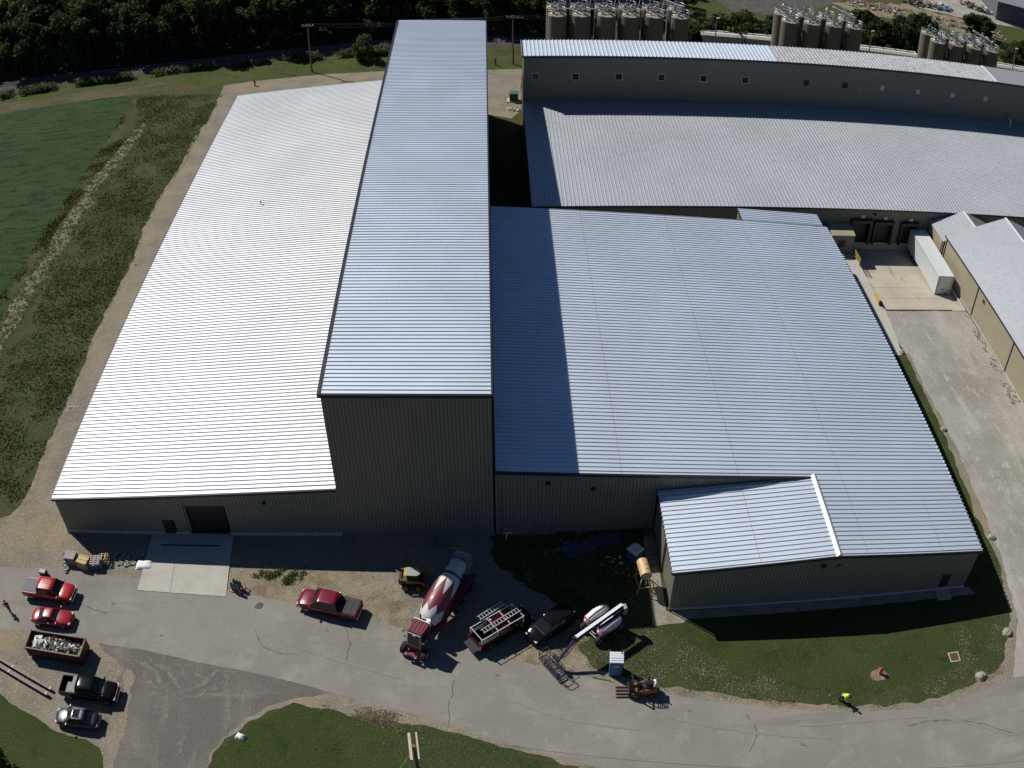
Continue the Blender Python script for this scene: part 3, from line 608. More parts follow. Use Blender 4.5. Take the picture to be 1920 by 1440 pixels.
# ================================================================== VEHICLES
def paint(name, col, rough=.3):
    if name == 'paint_midnight': return M(name, col, .3, .3, coat=1.0, spec=1.0)
    return M(name, col, .14 if max(col) < .05 else rough, .0, coat=(.08 if max(col) < .05 else .5), spec=(.12 if max(col) < .05 else .35))
def wheel(parent, c, r=.38, w=.26, rim=RIM, name='wheel'):
    o = MB().lathe([(r*.62, -w/2), (r*.93, -w/2), (r, -w*.36), (r, w*.36), (r*.93, w/2), (r*.62, w/2)], 20, Matrix.Rotation(pi/2, 4, 'X')).build(name, TYRE, parent, smooth=False)
    o.location = c
    m = MB().cyl((0, -w*.5-.004, 0), (0, w*.5+.004, 0), r*.24, n=10)
    for sgn in (-1, 1):
        y = sgn*(w*.5-.02)
        m.lathe([(r*.55, 0), (r*.62, .03)], 18, Matrix.Translation((0, y-.015, 0)) @ Matrix.Rotation(pi/2, 4, 'X'))
        for k in range(5): m.box((0, y, 0), (r*1.15, .05, r*.14), None, ry=k*pi/5)
    m.build('rim', rim, o)
    return o
def greenhouse(t, body, w0, w1, wsb, wst, rrt, rrb, zb, zt, zrb=None, pillars=(.5,), ribs=0, sunroof=False, sideframe=None):
    """cabin: windscreen base/top x, rear top/base x, belt z, roof z"""
    zrb = zb if zrb is None else zrb
    g = MB()
    fr = [(wsb, w0, zb), (wst, w1, zt-.05)]; re = [(rrb, w0, zrb), (rrt, w1, zt-.05)]
    def quad(ps, name, mat, lab=None):
        n = (Vector(ps[1])-Vector(ps[0])).cross(Vector(ps[2])-Vector(ps[0])).normalized()*.02
        m = MB(); m.hexa([Vector(p)-n for p in ps]+[Vector(p) for p in ps]); return m.build(name, mat, t)
    quad([(wsb, -w0*.95, zb), (wsb, w0*.95, zb), (wst, w1*.93, zt-.05), (wst, -w1*.93, zt-.05)], 'windscreen', GLASS)
    quad([(rrb, w0*.95, zrb), (rrb, -w0*.95, zrb), (rrt, -w1*.93, zt-.05), (rrt, w1*.93, zt-.05)], 'rear_window', GLASS)
    for s in (1, -1):
        ps = [(wsb, s*w0, zb), (rrb, s*w0, zrb), (rrt, s*w1, zt-.05), (wst, s*w1, zt-.05)]
        quad(ps if s < 0 else ps[::-1], 'side_window', GLASS)
    for s in (1, -1):
        MB().bar((wsb, s*w0, zb-.02), (wst, s*w1, zt-.04), .07, .07).build('pillar', body, t); MB().bar((rrb, s*w0, zrb-.02), (rrt, s*w1, zt-.04), .1, .08).build('pillar', body, t)
        for k in pillars:
            MB().bar((wsb+(rrb-wsb)*k, s*(w0+.01), zb-.02), (wst+(rrt-wst)*k, s*(w1+.01), zt-.04), .09, .05).build('pillar', body, t)
    L = wst-rrt; st = []
    for k in range(7):
        u = k/6; x = rrt-.06+(L+.12)*u; e = 1-abs(2*u-1)**4
        st.append((x, w1*(.9+.12*e), zt-.07, zt-.03+.05*e))
    rf = MB().loft(st, .05, .02); 
    for k in range(ribs): rf.box(((wst+rrt)/2, -w1*.7+k*w1*1.4/(max(1, ribs-1)), zt+.05), (abs(L)*.85, .03, .02))
    rf = rf.build('roof', body, t, smooth=True)
    if sunroof: MB().box((wst*.6+rrt*.4, 0, zt+.045), (.7, .9, .02)).build('sunroof', GLASS, rf)
def mirrors(t, body, x, w, z):
    for s in (1, -1): MB().box((x, s*(w+.14), z), (.14, .26, .17)).bar((x+.04, s*w, z-.05), (x, s*(w+.1), z), .05).build('mirror', body, t, bevel=.03)
def lights(t, xf, xr, w, zf, zr):
    for s in (1, -1):
        MB().box((xf, s*(w-.22), zf), (.16, .34, .15)).build('headlight', LAMPG, t, bevel=.02)
        MB().box((xr, s*(w-.1), zr), (.1, .16, .34)).build('taillight', REDL, t, bevel=.02)

def pickup(label, col, front, rear, cover=None, group='pickup trucks', ribs=0, rimm=RIM, zc=.9, L=5.85, ladder=False, chrome=True, name='pickup_truck'):
    a, b = G(*front, zc), G(*rear, zc); c = (a+b)/2; dv = a-b; rz = atan2(dv.y, dv.x)
    t = thing(name, label, 'pickup truck', (c.x, c.y, 0), rz, group)
    bd = paint('paint_'+col[0], col[1]); h = L/2; w = .98
    # hood and front, doors, bed sides
    MB().loft([(h-.02, .72, .5, .82), (h-.12, .88, .45, 1.0), (h-.45, .96, .42, 1.08), (h-.9, .98, .42, 1.14), (h-1.25, .98, .4, 1.16), (h-1.5, .98, .4, 1.12), (-h+1.9, .98, .4, 1.12), (-h+1.8, .98, .4, 1.13)], .14, .04).build('body', bd, t, smooth=True)
    m = MB(); x1, x0 = -h+1.82, -h+.08
    for s in (1, -1): m.box(((x0+x1)/2, s*(w-.07), .8), (x1-x0, .14, .68))
    m.box((x0+.04, 0, .8), (.09, 1.85, .66)); m.box((x1-.03, 0, .8), (.06, 1.85, .66)); m.box(((x0+x1)/2, 0, .58), (x1-x0, 1.8, .08))
    bed = m.build('bed', bd, t, bevel=.03)
    MB().box(((x0+x1)/2, 0, .635), (x1-x0-.1, 1.62, .03)).build('bed_liner', BLACKP, bed)
    greenhouse(t, bd, .92, .76, h-1.25, h-2.0, -h+2.05, -h+1.88, 1.1, 1.86, ribs=ribs)
    for x in (h-.95, -h+1.05):
        for s in (1, -1):
            wheel(t, (x, s*(w-.11), .39), .39, .25, rimm)
            MB().lathe([(.45, -.02), (.47, .02)], 20, Matrix.Translation((x, s*w, .42)) @ Matrix.Rotation(pi/2, 4, 'X')).build('wheel_arch', BLACKP, t)
    MB().box((h+.02, 0, .52), (.16, 1.86, .22)).build('front_bumper', CHROME if chrome else BLACKP, t, bevel=.04)
    MB().box((-h+.02, 0, .52), (.16, 1.8, .2)).build('rear_bumper', CHROME if chrome else BLACKP, t, bevel=.04)
    MB().box((h-.02, 0, .78), (.1, 1.1, .3)).build('grille', BLACKP, t, bevel=.02)
    lights(t, h-.08, -h+.06, w, .86, .9)
    for s in (1, -1):
        for x in (h-1.42, h-2.35, -h+1.9): MB().box((x, s*.985, .78), (.025, .02, .62)).build('door_gap', BLACKP, t)
        for x in (h-2.25, -h+2.05): MB().box((x, s*1.0, .95), (.16, .04, .035)).build('door_handle', CHROME, t)
        MB().box((-.1, s*.96, .42), (2.3, .12, .06)).build('side_step', BLACKP, t)
    MB().box((h-1.22, 0, 1.135), (.12, 1.66, .07)).build('cowl', BLACKP, t, bevel=.02)
    for y in (-.35, .3): MB().bar((h-1.3, y, 1.2), (h-1.62, y+.45, 1.45), .025).build('wiper', BLACKP, t)
    mirrors(t, bd if chrome else BLACKP, h-1.45, .95, 1.2)
    if cover:
        o = MB()
        n = 4 if cover == 'soft' else 3
        for k in range(n):
            xa, xb = x0+.02+(x1-x0-.06)*k/n, x0+.02+(x1-x0-.06)*(k+1)/n
            if cover == 'soft': o.hexa([(xa, -.86, 1.13), (xb-.03, -.86, 1.13), (xb-.03, .86, 1.13), (xa, .86, 1.13), (xa, -.86, 1.2), (xb-.03, -.86, 1.16), (xb-.03, .86, 1.16), (xa, .86, 1.2)])
            else: o.box(((xa+xb)/2, 0, 1.155), (xb-xa-.02, 1.74, .04))
        o.build('bed_cover', M('grey_vinyl', (.17, .18, .19), .7, spec=.2) if cover == 'soft' else M('dark_vinyl', (.06, .06, .065), .75, spec=.15), t)
    return t, bd
pickup('bright red pickup truck with a ribbed grey bed cover, nearest the pallets', ('red', (.38, .006, .01)), (142, 1112), (43, 1097), 'soft', ribs=6)
pickup('maroon pickup truck with a dark flat bed cover and chrome bumper by the sand strip', ('maroon', (.16, .006, .024)), (564, 1119), (672, 1143), 'flat', ribs=0)
tb, bd_ = pickup('black pickup truck with an open bed beside the dark car', ('black', (.006, .006, .008)), (218, 1297), (115, 1283), None)
MB().box((-1.3, .1, 1.12), (.75, 1.7, .08)).build('tool_box', M('grey_tool_box', (.035, .035, .04), .5), tb)

def car(name, label, col, front, rear, L=4.7, hh=1.4, coupe=False, zc=.6, group='parked cars', van=False):
    a, b = G(*front, zc), G(*rear, zc); c = (a+b)/2; dv = a-b; rz = atan2(dv.y, dv.x)
    t = thing(name, label, 'minivan' if van else 'car', (c.x, c.y, 0), rz, group)
    bd = paint('paint_'+col[0], col[1]); h = L/2; w = .9 if not van else .97
    zb = .92 if not van else 1.08
    MB().loft([(h-.02, .55, .35, .58), (h-.1, .74, .3, .7), (h-.4, .86, .26, .8), (h-1.0, w, .25, zb-.04), (h-1.35, w, .25, zb), (0, w, .25, zb+.01), (-h+1.0, w, .25, zb+.01), (-h+.5, w*.96, .28, zb+.0), (-h+.12, w*.86, .32, zb-.1), (-h, w*.7, .36, zb-.28)], .2, .05, 4).build('body', bd, t, smooth=True)
    if van: greenhouse(t, bd, .88, .74, h-1.15, h-1.95, -h+.45, -h+.15, zb-.02, 1.75, pillars=(.38, .68))
    elif coupe: greenhouse(t, bd, .78, .58, h-1.45, h-2.1, -h+1.5, -h+.72, zb-.02, hh, pillars=(.55,))
    else: greenhouse(t, bd, .8, .62, h-1.15, h-1.85, -h+1.25, -h+.55, zb-.02, hh, sunroof=True)
    for x in (h-.85, -h+.85):
        for s in (1, -1): wheel(t, (x, s*(w-.1), .33), .33, .22)
    for s in (1, -1):
        MB().box((h-.22, s*.62, .68), (.24, .3, .12)).build('headlight', LAMPG, t, bevel=.03)
        MB().box((-h+.1, s*.62, .75), (.12, .3, .14)).build('taillight', REDL, t, bevel=.03)
    MB().box((h-.02, 0, .42), (.1, 1.2, .18)).build('front_bumper', bd, t, bevel=.04)
    MB().box((-h+.03, 0, .45), (.1, 1.4, .2)).build('rear_bumper', bd, t, bevel=.04)
    mirrors(t, bd, h-1.45, w-.02, zb+.1)
    for s in (1, -1):
        for x in (h-1.5, h-2.6): MB().box((x, s*(w+.002), .6), (.02, .02, .5)).build('door_gap', BLACKP, t)
        MB().box((h-2.45, s*(w+.012), .78), (.15, .03, .03)).build('door_handle', CHROME, t)
    MB().box((h-1.12 if not coupe else h-1.42, 0, zb+.02), (.1, 1.4, .05)).build('cowl', BLACKP, t, bevel=.02)
    return t
car('coupe', 'dull red coupe between the red pickup and the open dumpster', ('crimson', (.27, .012, .02)), (137, 1161), (61, 1153), coupe=True, L=4.6, hh=1.3)
car('parked_car', 'glossy dark car with a sunroof below the black pickup', ('midnight', (.006, .006, .012)), (106, 1342), (186, 1352), L=4.5, hh=1.45)
car('minivan', 'black minivan with its headlights toward the drive, right of the ladder truck', ('jet', (.007, .007, .009)), (1000, 1193), (1066, 1150), L=4.9, van=True, zc=.7)

# ladder truck
lt, lbd = pickup('black work truck carrying two aluminium ladders on a rack', ('darkred', (.03, .004, .006)), (985, 1150), (893, 1204), None, zc=.8, L=5.7, chrome=False, name='work_truck')
m = MB()
for y in (-.85, .85):
    m.bar((-2.7, y, 1.95), (1.9, y, 1.95), .045)
    for x in (-2.6, -.9, 1.8): m.bar((x, y, 1.1 if x < 1 else 1.1), (x, y, 1.95), .06)
for x in (-2.6, -.9, .4, 1.8): m.bar((x, -.85, 1.97), (x, .85, 1.97), .045)
m.build('ladder_rack', M('white_rack', (.7, .7, .7), .4), lt)
for s in (1, -1): MB().box((-1.75, s*.8, 1.25), (1.9, .34, .3)).build('tool_box', BLACKP, lt, bevel=.02)
TL = MB().box((-3.2, 0, .62), (.62, 1.5, .06)).build('tailgate', BLACKP, lt)
def ladder(label, P, Q, n=11, w=.42, group='ladders on the work truck'):
    P, Q = Vector(P), Vector(Q); d = Q-P; L = d.length
    t = thing('ladder', label, 'ladder', ((P+Q)/2), atan2(d.y, d.x), group)
    for s in (1, -1): MB().box((0, s*w/2, 0), (L, .05, .09)).build('side_rail', ALU, t)
    for k in range(n): MB().box((-L/2+L*(k+.5)/n, 0, 0), (.05, w-.04, .05)).build('rung', ALU, t)
    return t
ladder('shorter aluminium ladder on the far side of the work truck rack', G(897, 1160, 2.06), G(944, 1130, 2.06), 9)
ladder('longer aluminium ladder on the near side of the work truck rack', G(904, 1185, 2.06), G(974, 1142, 2.06), 13)

# dumpster
a, b, c, d = G(46, 1213, 1.6), G(57, 1180, 1.6), G(159, 1196, 1.6), G(149, 1231, 1.6)
ctr = (a+b+c+d)/4; dv = c-b; rz = atan2(dv.y, dv.x); L, Wd = dv.length, (a-b).length
D = thing('dumpster', 'open rust-red roll-off dumpster heaped with rubbish by the drive', 'dumpster', (ctr.x, ctr.y, 0), rz)
DR = M('dumpster_red', (.055, .014, .016), .6, var=.25, scale=2)
m = MB(); hl, hw = L/2, Wd/2
for s in (1, -1):
    m.b2((-hl, s*hw-.05 if s > 0 else -hw, .2), (hl, s*hw if s > 0 else -hw+.05, 1.5)); 
m.b2((-hl, -hw, .2), (-hl+.06, hw, 1.5)); m.b2((hl-.06, -hw, .2), (hl, hw, 1.5)); m.b2((-hl, -hw, .2), (hl, hw, .3))
for k in range(9): 
    for s in (1, -1): m.box((-hl+.35+k*(L-.7)/8, s*(hw+.03), .85), (.1, .08, 1.2))
m.build('container', DR, D)
m = MB()
for s in (1, -1): m.box((0, s*hw, 1.55), (L+.1, .13, .11))
for s in (1, -1): m.box((s*hl, 0, 1.55), (.13, Wd, .11))
m.build('rim_rail', M('worn_brown_edge', (.17, .11, .07), .7), D)
MB().b2((-hl+.1, -.5, .0), (hl-.1, -.35, .2)).b2((-hl+.1, .35, .0), (hl-.1, .5, .2)).build('skid_rails', BLACKP, D)
for x in (-hl+.4, hl-.4): MB().cyl((x, -hw+.2, .12), (x, hw-.2, .12), .11, n=10).build('roller', STEEL, D)
def heap(name, label, cat, loc, rz, cols, n, ex, ey, hz, s0, s1, group=None, sheetlike=False):
    """tumbled debris: one stuff object per colour family would be many; a single mesh with several material slots"""
    o = None; me = bpy.data.meshes.new(name); vs = []; fs = []; mi = []
    for k in range(n):
        x, y = random.uniform(-ex, ex), random.uniform(-ey, ey)
        z = hz*(1-.5*(x/ex)**2-.3*(y/ey)**2)*random.uniform(.45, 1.05)
        sz = [random.uniform(s0, s1), random.uniform(s0, s1)*.6, random.uniform(.02, .12)]
        q = Matrix.Translation((x, y, z)) @ Matrix.Rotation(random.uniform(0, 6.3), 4, 'Z') @ Matrix.Rotation(random.uniform(-.7, .7), 4, 'X') @ Matrix.Rotation(random.uniform(-.5, .5), 4, 'Y')
        b0 = len(vs)
        for p in ((-1,-1,-1),(1,-1,-1),(1,1,-1),(-1,1,-1),(-1,-1,1),(1,-1,1),(1,1,1),(-1,1,1)):
            vs.append(tuple(q @ Vector((p[0]*sz[0]/2*random.uniform(.75, 1.1), p[1]*sz[1]/2*random.uniform(.75, 1.1), p[2]*sz[2]/2))))
        for f in ((0,3,2,1),(4,5,6,7),(0,1,5,4),(1,2,6,5),(2,3,7,6),(3,0,4,7)): fs.append([b0+i for i in f]); 
        c = random.randrange(len(cols)); mi += [c]*6
    me.from_pydata(vs, [], fs)
    for c in cols: me.materials.append(c)
    me.polygons.foreach_set('material_index', mi)
    o = bpy.data.objects.new(name, me); COL.objects.link(o); o.location = loc; o.rotation_euler = (0, 0, rz)
    tag(o, label, cat, group, 'stuff'); return o
jc = [M('junk_white', (.62, .62, .6), .7), M('junk_card', (.4, .29, .17), .85), M('junk_tan', (.5, .4, .25), .85), M('junk_grey', (.2, .2, .2), .7), M('junk_blue', (.05, .13, .2), .6), M('junk_dark', (.03, .03, .03), .7), M('junk_brown', (.16, .1, .06), .8)]
def loc2(t, x, y, z): return Matrix.Translation(t.location) @ Matrix.Rotation(t.rotation_euler.z, 4, 'Z') @ Vector((x, y, z))
heap('rubbish', 'heap of mixed rubbish and cardboard filling the open dumpster', 'rubbish', loc2(D, 0, 0, .45), rz, jc, 520, hl-.2, hw-.15, .95, .12, .5)
heap('rubbish_sheets', 'white plastic sheeting thrown at the left end of the dumpster', 'rubbish', loc2(D, -1.9, .1, .55), rz, [jc[0], M('junk_offwhite', (.5, .5, .47), .7)], 34, .9, .75, 1.1, .35, .95)

# ------------------------------------------------------------------ concrete mixer
fw = Vector((-.45, -.893)).normalized()
MX = thing('mixer_truck', 'maroon concrete mixer truck with white zigzags on its drum', 'mixer truck', (-7.2, -14.15, 0), atan2(fw.y, fw.x))
MAR = M('mixer_maroon', (.15, .02, .042), .45, .0, coat=.25, var=.12, scale=1.5)
MAG = M('mixer_grey', (.3, .33, .35), .5, .3, var=.1, scale=2)
m = MB()
for s in (1, -1): m.box((-4.6, s*.42, .85), (9.8, .14, .26))
for x in (-1.9, -3.5, -5.4, -7.2, -9.2): m.box((x, 0, .85), (.14, .8, .2))
m.build('frame', MAR, MX)
for x in (0,):
    for s in (1, -1): wheel(MX, (x, s*1.0, .58), .58, .42, MAG)
for x in (-5.9, -7.3, -8.7):
    for s in (1, -1): wheel(MX, (x, s*1.0, .54), .54, .5, MAG)
MB().cyl((0, -1.0, .55), (0, 1.0, .55), .09, n=8).box((0, 0, .6), (.3, .7, .3)).build('front_axle', MAR, MX)
MB().box((.62, 0, .78), (.22, 1.25, .28)).box((.42, 0, .62), (.3, .5, .3)).build('bumper', MAR, MX, bevel=.04)
for s in (1, -1): MB().box((.74, s*.48, .8), (.06, .22, .14)).build('headlight', LAMPG, MX)
# cab
cab = MB(); W_ = .72
cab.hexa([(-1.75, -W_, 1.0), (.12, -W_, 1.0), (.12, W_, 1.0), (-1.75, W_, 1.0), (-1.65, -W_, 3.0), (-.32, -W_*.95, 3.0), (-.32, W_*.95, 3.0), (-1.65, W_, 3.0)])
for k in range(4): cab.box((-1.0, -.48+k*.32, 3.015), (1.2, .05, .04))
cab = cab.build('cab', MAR, MX, bevel=.06)
n_ = Vector((2.0, 0, .44)).normalized()
def pf(z): return .12-.44*(z-1.0)/2.0
m = MB(); m.hexa([(pf(1.55)+.0, -.6, 1.55), (pf(1.55)+.03, -.6, 1.55), (pf(1.55)+.03, .6, 1.55), (pf(1.55), .6, 1.55), (pf(2.75), -.58, 2.75), (pf(2.75)+.03, -.58, 2.75), (pf(2.75)+.03, .58, 2.75), (pf(2.75), .58, 2.75)])
m.build('windscreen', GLASS, cab)
m = MB()
for s in (1, -1): m.bar((pf(1.5)+.04, s*.63, 1.5), (pf(2.8)+.04, s*.6, 2.8), .05)
m.bar((pf(1.5)+.04, -.63, 1.5), (pf(1.5)+.04, .63, 1.5), .05); m.bar((pf(2.8)+.04, -.6, 2.8), (pf(2.8)+.04, .6, 2.8), .05)
m.box((pf(2.62)+.06, 0, 2.66), (.05, .3, .22)); m.build('windscreen_frame', M('pale_trim', (.55, .5, .48), .5), cab)
MB().box((-1.68, 0, 3.07), (.1, 1.55, .09)).build('marker_bar', M('pink_white', (.7, .58, .58), .5), cab)
for s in (1, -1):
    MB().box((-.75, s*(W_+.01), 2.2), (.9, .03, .85)).build('side_window', GLASS, cab)
    m = MB()
    for k in range(4): m.box((-.9+.05*k, s*(W_+.015), 1.25+.13*k), (.5-.06*k, .012, .05))
    m.build('door_lettering', M('faded_letter', (.4, .3, .32), .6), cab)
# drum
ax0, ax1 = Vector((-2.3, 0, 1.95)), Vector((-8.9, 0, 3.35)); da = (ax1-ax0); DL_ = da.length
dm_ = da.to_track_quat('Z', 'Y').to_matrix().to_4x4(); dm_.translation = ax0
prof = [(.42, .0), (.62, .05), (.82, .35), (1.0, .8), (1.14, 1.4), (1.18, 2.0), (1.18, 2.6), (1.1, 3.4), (.98, 4.2), (.86, 4.9)]
m = MB(); m.lathe(prof, 32, dm_); drum = m.build('drum', MAR, MX, smooth=True)
WH = M('drum_white', (.55, .56, .56), .45, var=.1, scale=2)
def rad(z):
    for (r0, z0), (r1, z1) in zip(prof, prof[1:]):
        if z0 <= z <= z1: return r0+(r1-r0)*(z-z0)/(z1-z0)
    return prof[-1][0]
def zig(z_base, z_edge, amp, nz, sign):
    m = MB(); N = 96; rows = 8
    for i in range(N):
        def top(a):
            ph = (a*nz/(2*pi)) % 1; return z_edge+sign*amp*(1-abs(2*ph-1))
        a0, a1 = 2*pi*i/N, 2*pi*(i+1)/N
        for k in range(rows):
            p = []
            for a, kk in ((a0, k), (a1, k), (a1, k+1), (a0, k+1)):
                z = z_base+(top(a)-z_base)*kk/rows; r = rad(max(0, z))+.012; p.append(dm_ @ Vector((r*cos(a), r*sin(a), z)))
            m.add(p, [(0, 1, 2, 3)])
    return m
zig(.06, .75, .75, 8, 1).build('white_zigzag', WH, drum, smooth=True)
zig(4.88, 4.55, 1.9, 8, -1).build('white_zigzag', WH, drum, smooth=True)
m = MB(); m.lathe([(.9, 4.86), (.95, 4.9), (.95, 5.02), (.88, 5.05)], 28, dm_); m.build('drum_ring', BLACKP, drum)
m = MB(); m.lathe([(.84, 5.05), (.78, 5.8), (.7, 6.5), (.66, 6.6)], 28, dm_); m.build('drum_cone', M('drum_greyblue', (.4, .46, .5), .45, var=.08, scale=2), drum, smooth=True)
m = MB(); rg = []
for k in range(13): a = pi*k/12; rg.append((-9.4, .95*cos(a), 3.2+.75*sin(a)))
m.tube(rg, .05); m.tube([(-8.6, .9, 3.0), (-9.4, .95, 3.2)], .05); m.tube([(-8.6, -.9, 3.0), (-9.4, -.95, 3.2)], .05)
m.box((-9.45, 0, 3.55), (.7, 1.5, .05), ry=.2); m.bar((-9.2, .7, .9), (-9.2, .8, 3.1), .1); m.bar((-9.2, -.7, .9), (-9.2, -.8, 3.1), .1)
m.build('hopper_frame', STEEL, MX)
MB().hexa([(-9.7, -.3, 1.0), (-9.3, -.3, 1.0), (-9.3, .3, 1.0), (-9.7, .3, 1.0), (-9.8, -.6, 3.0), (-9.0, -.6, 3.0), (-9.0, .6, 3.0), (-9.8, .6, 3.0)]).build('chute', MAG, MX)
for s in (1, -1):
    MB().prism([(-9.5, 1.2), (-9.2, 1.35), (-5.3, 1.35), (-5.0, 1.0), (-5.0, 1.1), (-5.2, 1.42), (-9.3, 1.42), (-9.6, 1.2)], s*.75, s*1.28).build('mudguard', MAR, MX)
MB().box((-3.4, .85, 1.0), (1.5, .5, .6)).build('fuel_tank', MAR, MX, bevel=.08)
MB().box((-3.4, -.85, 1.0), (1.5, .5, .6)).build('step_box', MAG, MX, bevel=.05)
MB().cyl((-2.15, .35, 1.5), (-2.15, .35, 2.75), .2, n=14).build('air_cleaner', STEELW, MX, smooth=False)
m = MB().box((-2.2, -.1, 1.5), (.7, 1.3, 1.0)).cyl((-2.2, -.45, 1.9), (-2.2, -.45, 3.1), .07).cyl((-2.0, -.1, 2.0), (-2.4, .1, 2.35), .12)
m.tube([(-1.9, -.6, 2.1), (-2.3, -.3, 2.5), (-2.5, .1, 2.2)], .05); m.build('engine', BLACKP, MX)
MB().box((-2.3, .0, 2.25), (.25, .3, .3)).build('gear_motor', M('orange_red', (.4, .08, .03), .5), MX)
MB().cyl((-1.8, -1.05, 1.4), (-1.8, -1.05, 2.4), .12).build('water_bottle', CHROME, MX)
mirrors(MX, CHROME, -.1, .75, 2.2)

# ------------------------------------------------------------------ skid steer
p = G(762, 1098, .4); q = G(800, 1100, .4)
SK = thing('skid_steer', 'yellow skid steer loader with a grey-green cab roof at the shadow edge', 'loader', (p.x+.65, p.y+.45, 0), -.06)
AMB = M('loader_yellow', (.2, .1, .018), .5, var=.15, scale=3)
MB().prism([(-1.3, .45), (1.0, .35), (1.1, .7), (.7, 1.0), (-.5, 1.25), (-1.35, 1.2)], -.62, .62).build('body', M('loader_black', (.03, .026, .02), .5), SK, bevel=.04); SK.scale = (.9, .9, .9)
for x in (-.75, .55):
    for s in (1, -1): wheel(SK, (x, s*.82, .4), .4, .3, AMB)
m = MB()
for x in (-.55, .65):
    for s in (1, -1): m.bar((x, s*.5, 1.0), (x*.9, s*.46, 2.0), .09)
m.box((0, .49, 1.5), (1.15, .04, .9)); m.box((0, -.49, 1.5), (1.15, .04, .9)); m.box((-.55, 0, 1.5), (.05, 1.0, .8)); m.build('cab', BLACKP, SK)
MB().add([(-.62, -.55, 2.0), (.5, -.55, 2.0), (.8, -.25, 2.0), (.8, .25, 2.0), (.5, .55, 2.0), (-.62, .55, 2.0), (-.62, -.55, 2.08), (.5, -.55, 2.08), (.8, -.25, 2.05), (.8, .25, 2.05), (.5, .55, 2.08), (-.62, .55, 2.08)],
         [(5,4,3,2,1,0), (6,7,8,9,10,11), (0,1,7,6), (1,2,8,7), (2,3,9,8), (3,4,10,9), (4,5,11,10), (5,0,6,11)]).build('cab_roof', M('pale_green_grey', (.26, .31, .27), .6), SK)
MB().box((-.75, 0, 1.96), (.24, 1.05, .12)).build('roof_stripe', YELL, SK)
MB().box((-1.3, 0, .95), (.35, 1.1, .8)).build('engine_cover', BLACKP, SK, bevel=.05)
for s in (1, -1):
    m = MB().bar((-1.2, s*.72, 1.5), (1.0, s*.72, 1.15), .16, .2).bar((1.0, s*.72, 1.15), (1.6, s*.72, .5), .16, .18).bar((-1.2, s*.72, .9), (-1.2, s*.72, 1.6), .14)
    m.build('lift_arm', AMB, SK)
MB().prism([(1.55, .1), (2.2, .08), (2.25, .14), (1.7, .2), (1.65, .75), (1.58, .75)], -.9, .9).build('bucket', STEEL, SK)
for s in (1, -1): MB().box((-.3, s*.64, 1.05), (.9, .02, .14)).build('side_lettering', YELL, SK)

# ------------------------------------------------------------------ boom lift
BL = thing('boom_lift', 'articulated boom lift with white-topped blue boom and red striped covers on the grass', 'boom lift', (9.15, -11.8, 0), radians(37))
NAV = M('boom_blue', (.012, .012, .05), .45, .1); BWH = M('boom_white', (.75, .75, .76), .45); PNK = M('flag_red', (.5, .05, .1), .5)
MB().b2((-1.3, -.55, .55), (1.3, .55, .95)).b2((-.9, -.8, .6), (.9, .8, .8)).build('chassis', STEEL, BL, bevel=.05)
for x in (-1.25, 1.25):
    for s in (1, -1): wheel(BL, (x, s*1.0, .47), .47, .36, STEEL)
    MB().cyl((x, -.95, .47), (x, .95, .47), .09, n=8).build('axle', STEEL, BL)
TT = MB().cyl((0, 0, .95), (0, 0, 1.15), .6, n=20).b2((-1.3, -.35, 1.15), (1.5, .35, 1.5)).build('turntable', NAV, BL)
for s, x in ((1, .1), (-1, .15)):
    lf = MB().loft([(-1.35+x, .2, 1.05, 1.5), (-1.1+x, .38, 1.0, 1.75), (-.3+x, .42, 1.0, 1.95), (.5+x, .42, 1.0, 1.95), (1.0+x, .35, 1.0, 1.8), (1.25+x, .2, 1.05, 1.55)], .25, .04, 4)
    lf.v = [v+Vector((0, s*.82, 0)) for v in lf.v]; cv = lf.build('engine_cover', BWH, BL, smooth=True)
    m = MB()
    for k in range(4): m.hexa([(-1.25+x+.24*k, s*1.22-.015, 1.05), (-1.12+x+.24*k, s*1.22-.015, 1.05), (-1.12+x+.24*k, s*1.22+.025, 1.05), (-1.25+x+.24*k, s*1.22+.025, 1.05),
                               (-1.1+x+.24*k, s*1.2-.015, 1.62), (-.97+x+.24*k, s*1.2-.015, 1.62), (-.97+x+.24*k, s*1.2+.02, 1.62), (-1.1+x+.24*k, s*1.2+.02, 1.62)])
    m.build('stripes', PNK, cv)
    MB().b2((-1.28+x, s*.82-.3, 1.58), (-.9+x, s*.82+.3, 1.72)).build('nose_patch', PNK, cv, bevel=.05)
def L3(t, P): return (Matrix.Rotation(-t.rotation_euler.z, 4, 'Z') @ (Vector(P)-t.location))
e0, e1 = L3(BL, G(1166, 1136, 2.9)), L3(BL, G(1080, 1197, 2.75))
bm_ = MB().bar(e0, e1, .34, .4).build('main_boom', NAV, BL); MB().bar(e0+Vector((0, 0, .22)), e1+Vector((0, 0, .22)), .3, .05).build('boom_top', BWH, bm_)
MB().bar(e0+Vector((.1, -.3, -.45)), e1.lerp(e0, .45)+Vector((0, -.3, -.4)), .22, .25).build('lower_boom', NAV, BL)
MB().bar(e0+Vector((.0, 0, .0)), L3(BL, (9.4, -12.0, 1.4))+Vector((1.2, 0, 0)), .3, .34).build('riser', NAV, BL)
MB().box(e0+Vector((.15, -.25, -.35)), (.35, .6, .9), rz=-.4).build('riser_head', MAG, BL, bevel=.06)
j1 = L3(BL, G(1052, 1232, 1.35)); MB().bar(e1, j1, .2, .24).build('jib', NAV, BL)
MB().bar(e1+Vector((.1, -.25, -.2)), j1+Vector((.1, -.2, -.15)), .07).build('jib_cylinder', CHROME, BL)
MB().box(e1, (.45, .42, .45), rz=.4).build('boom_knuckle', NAV, BL, bevel=.05)
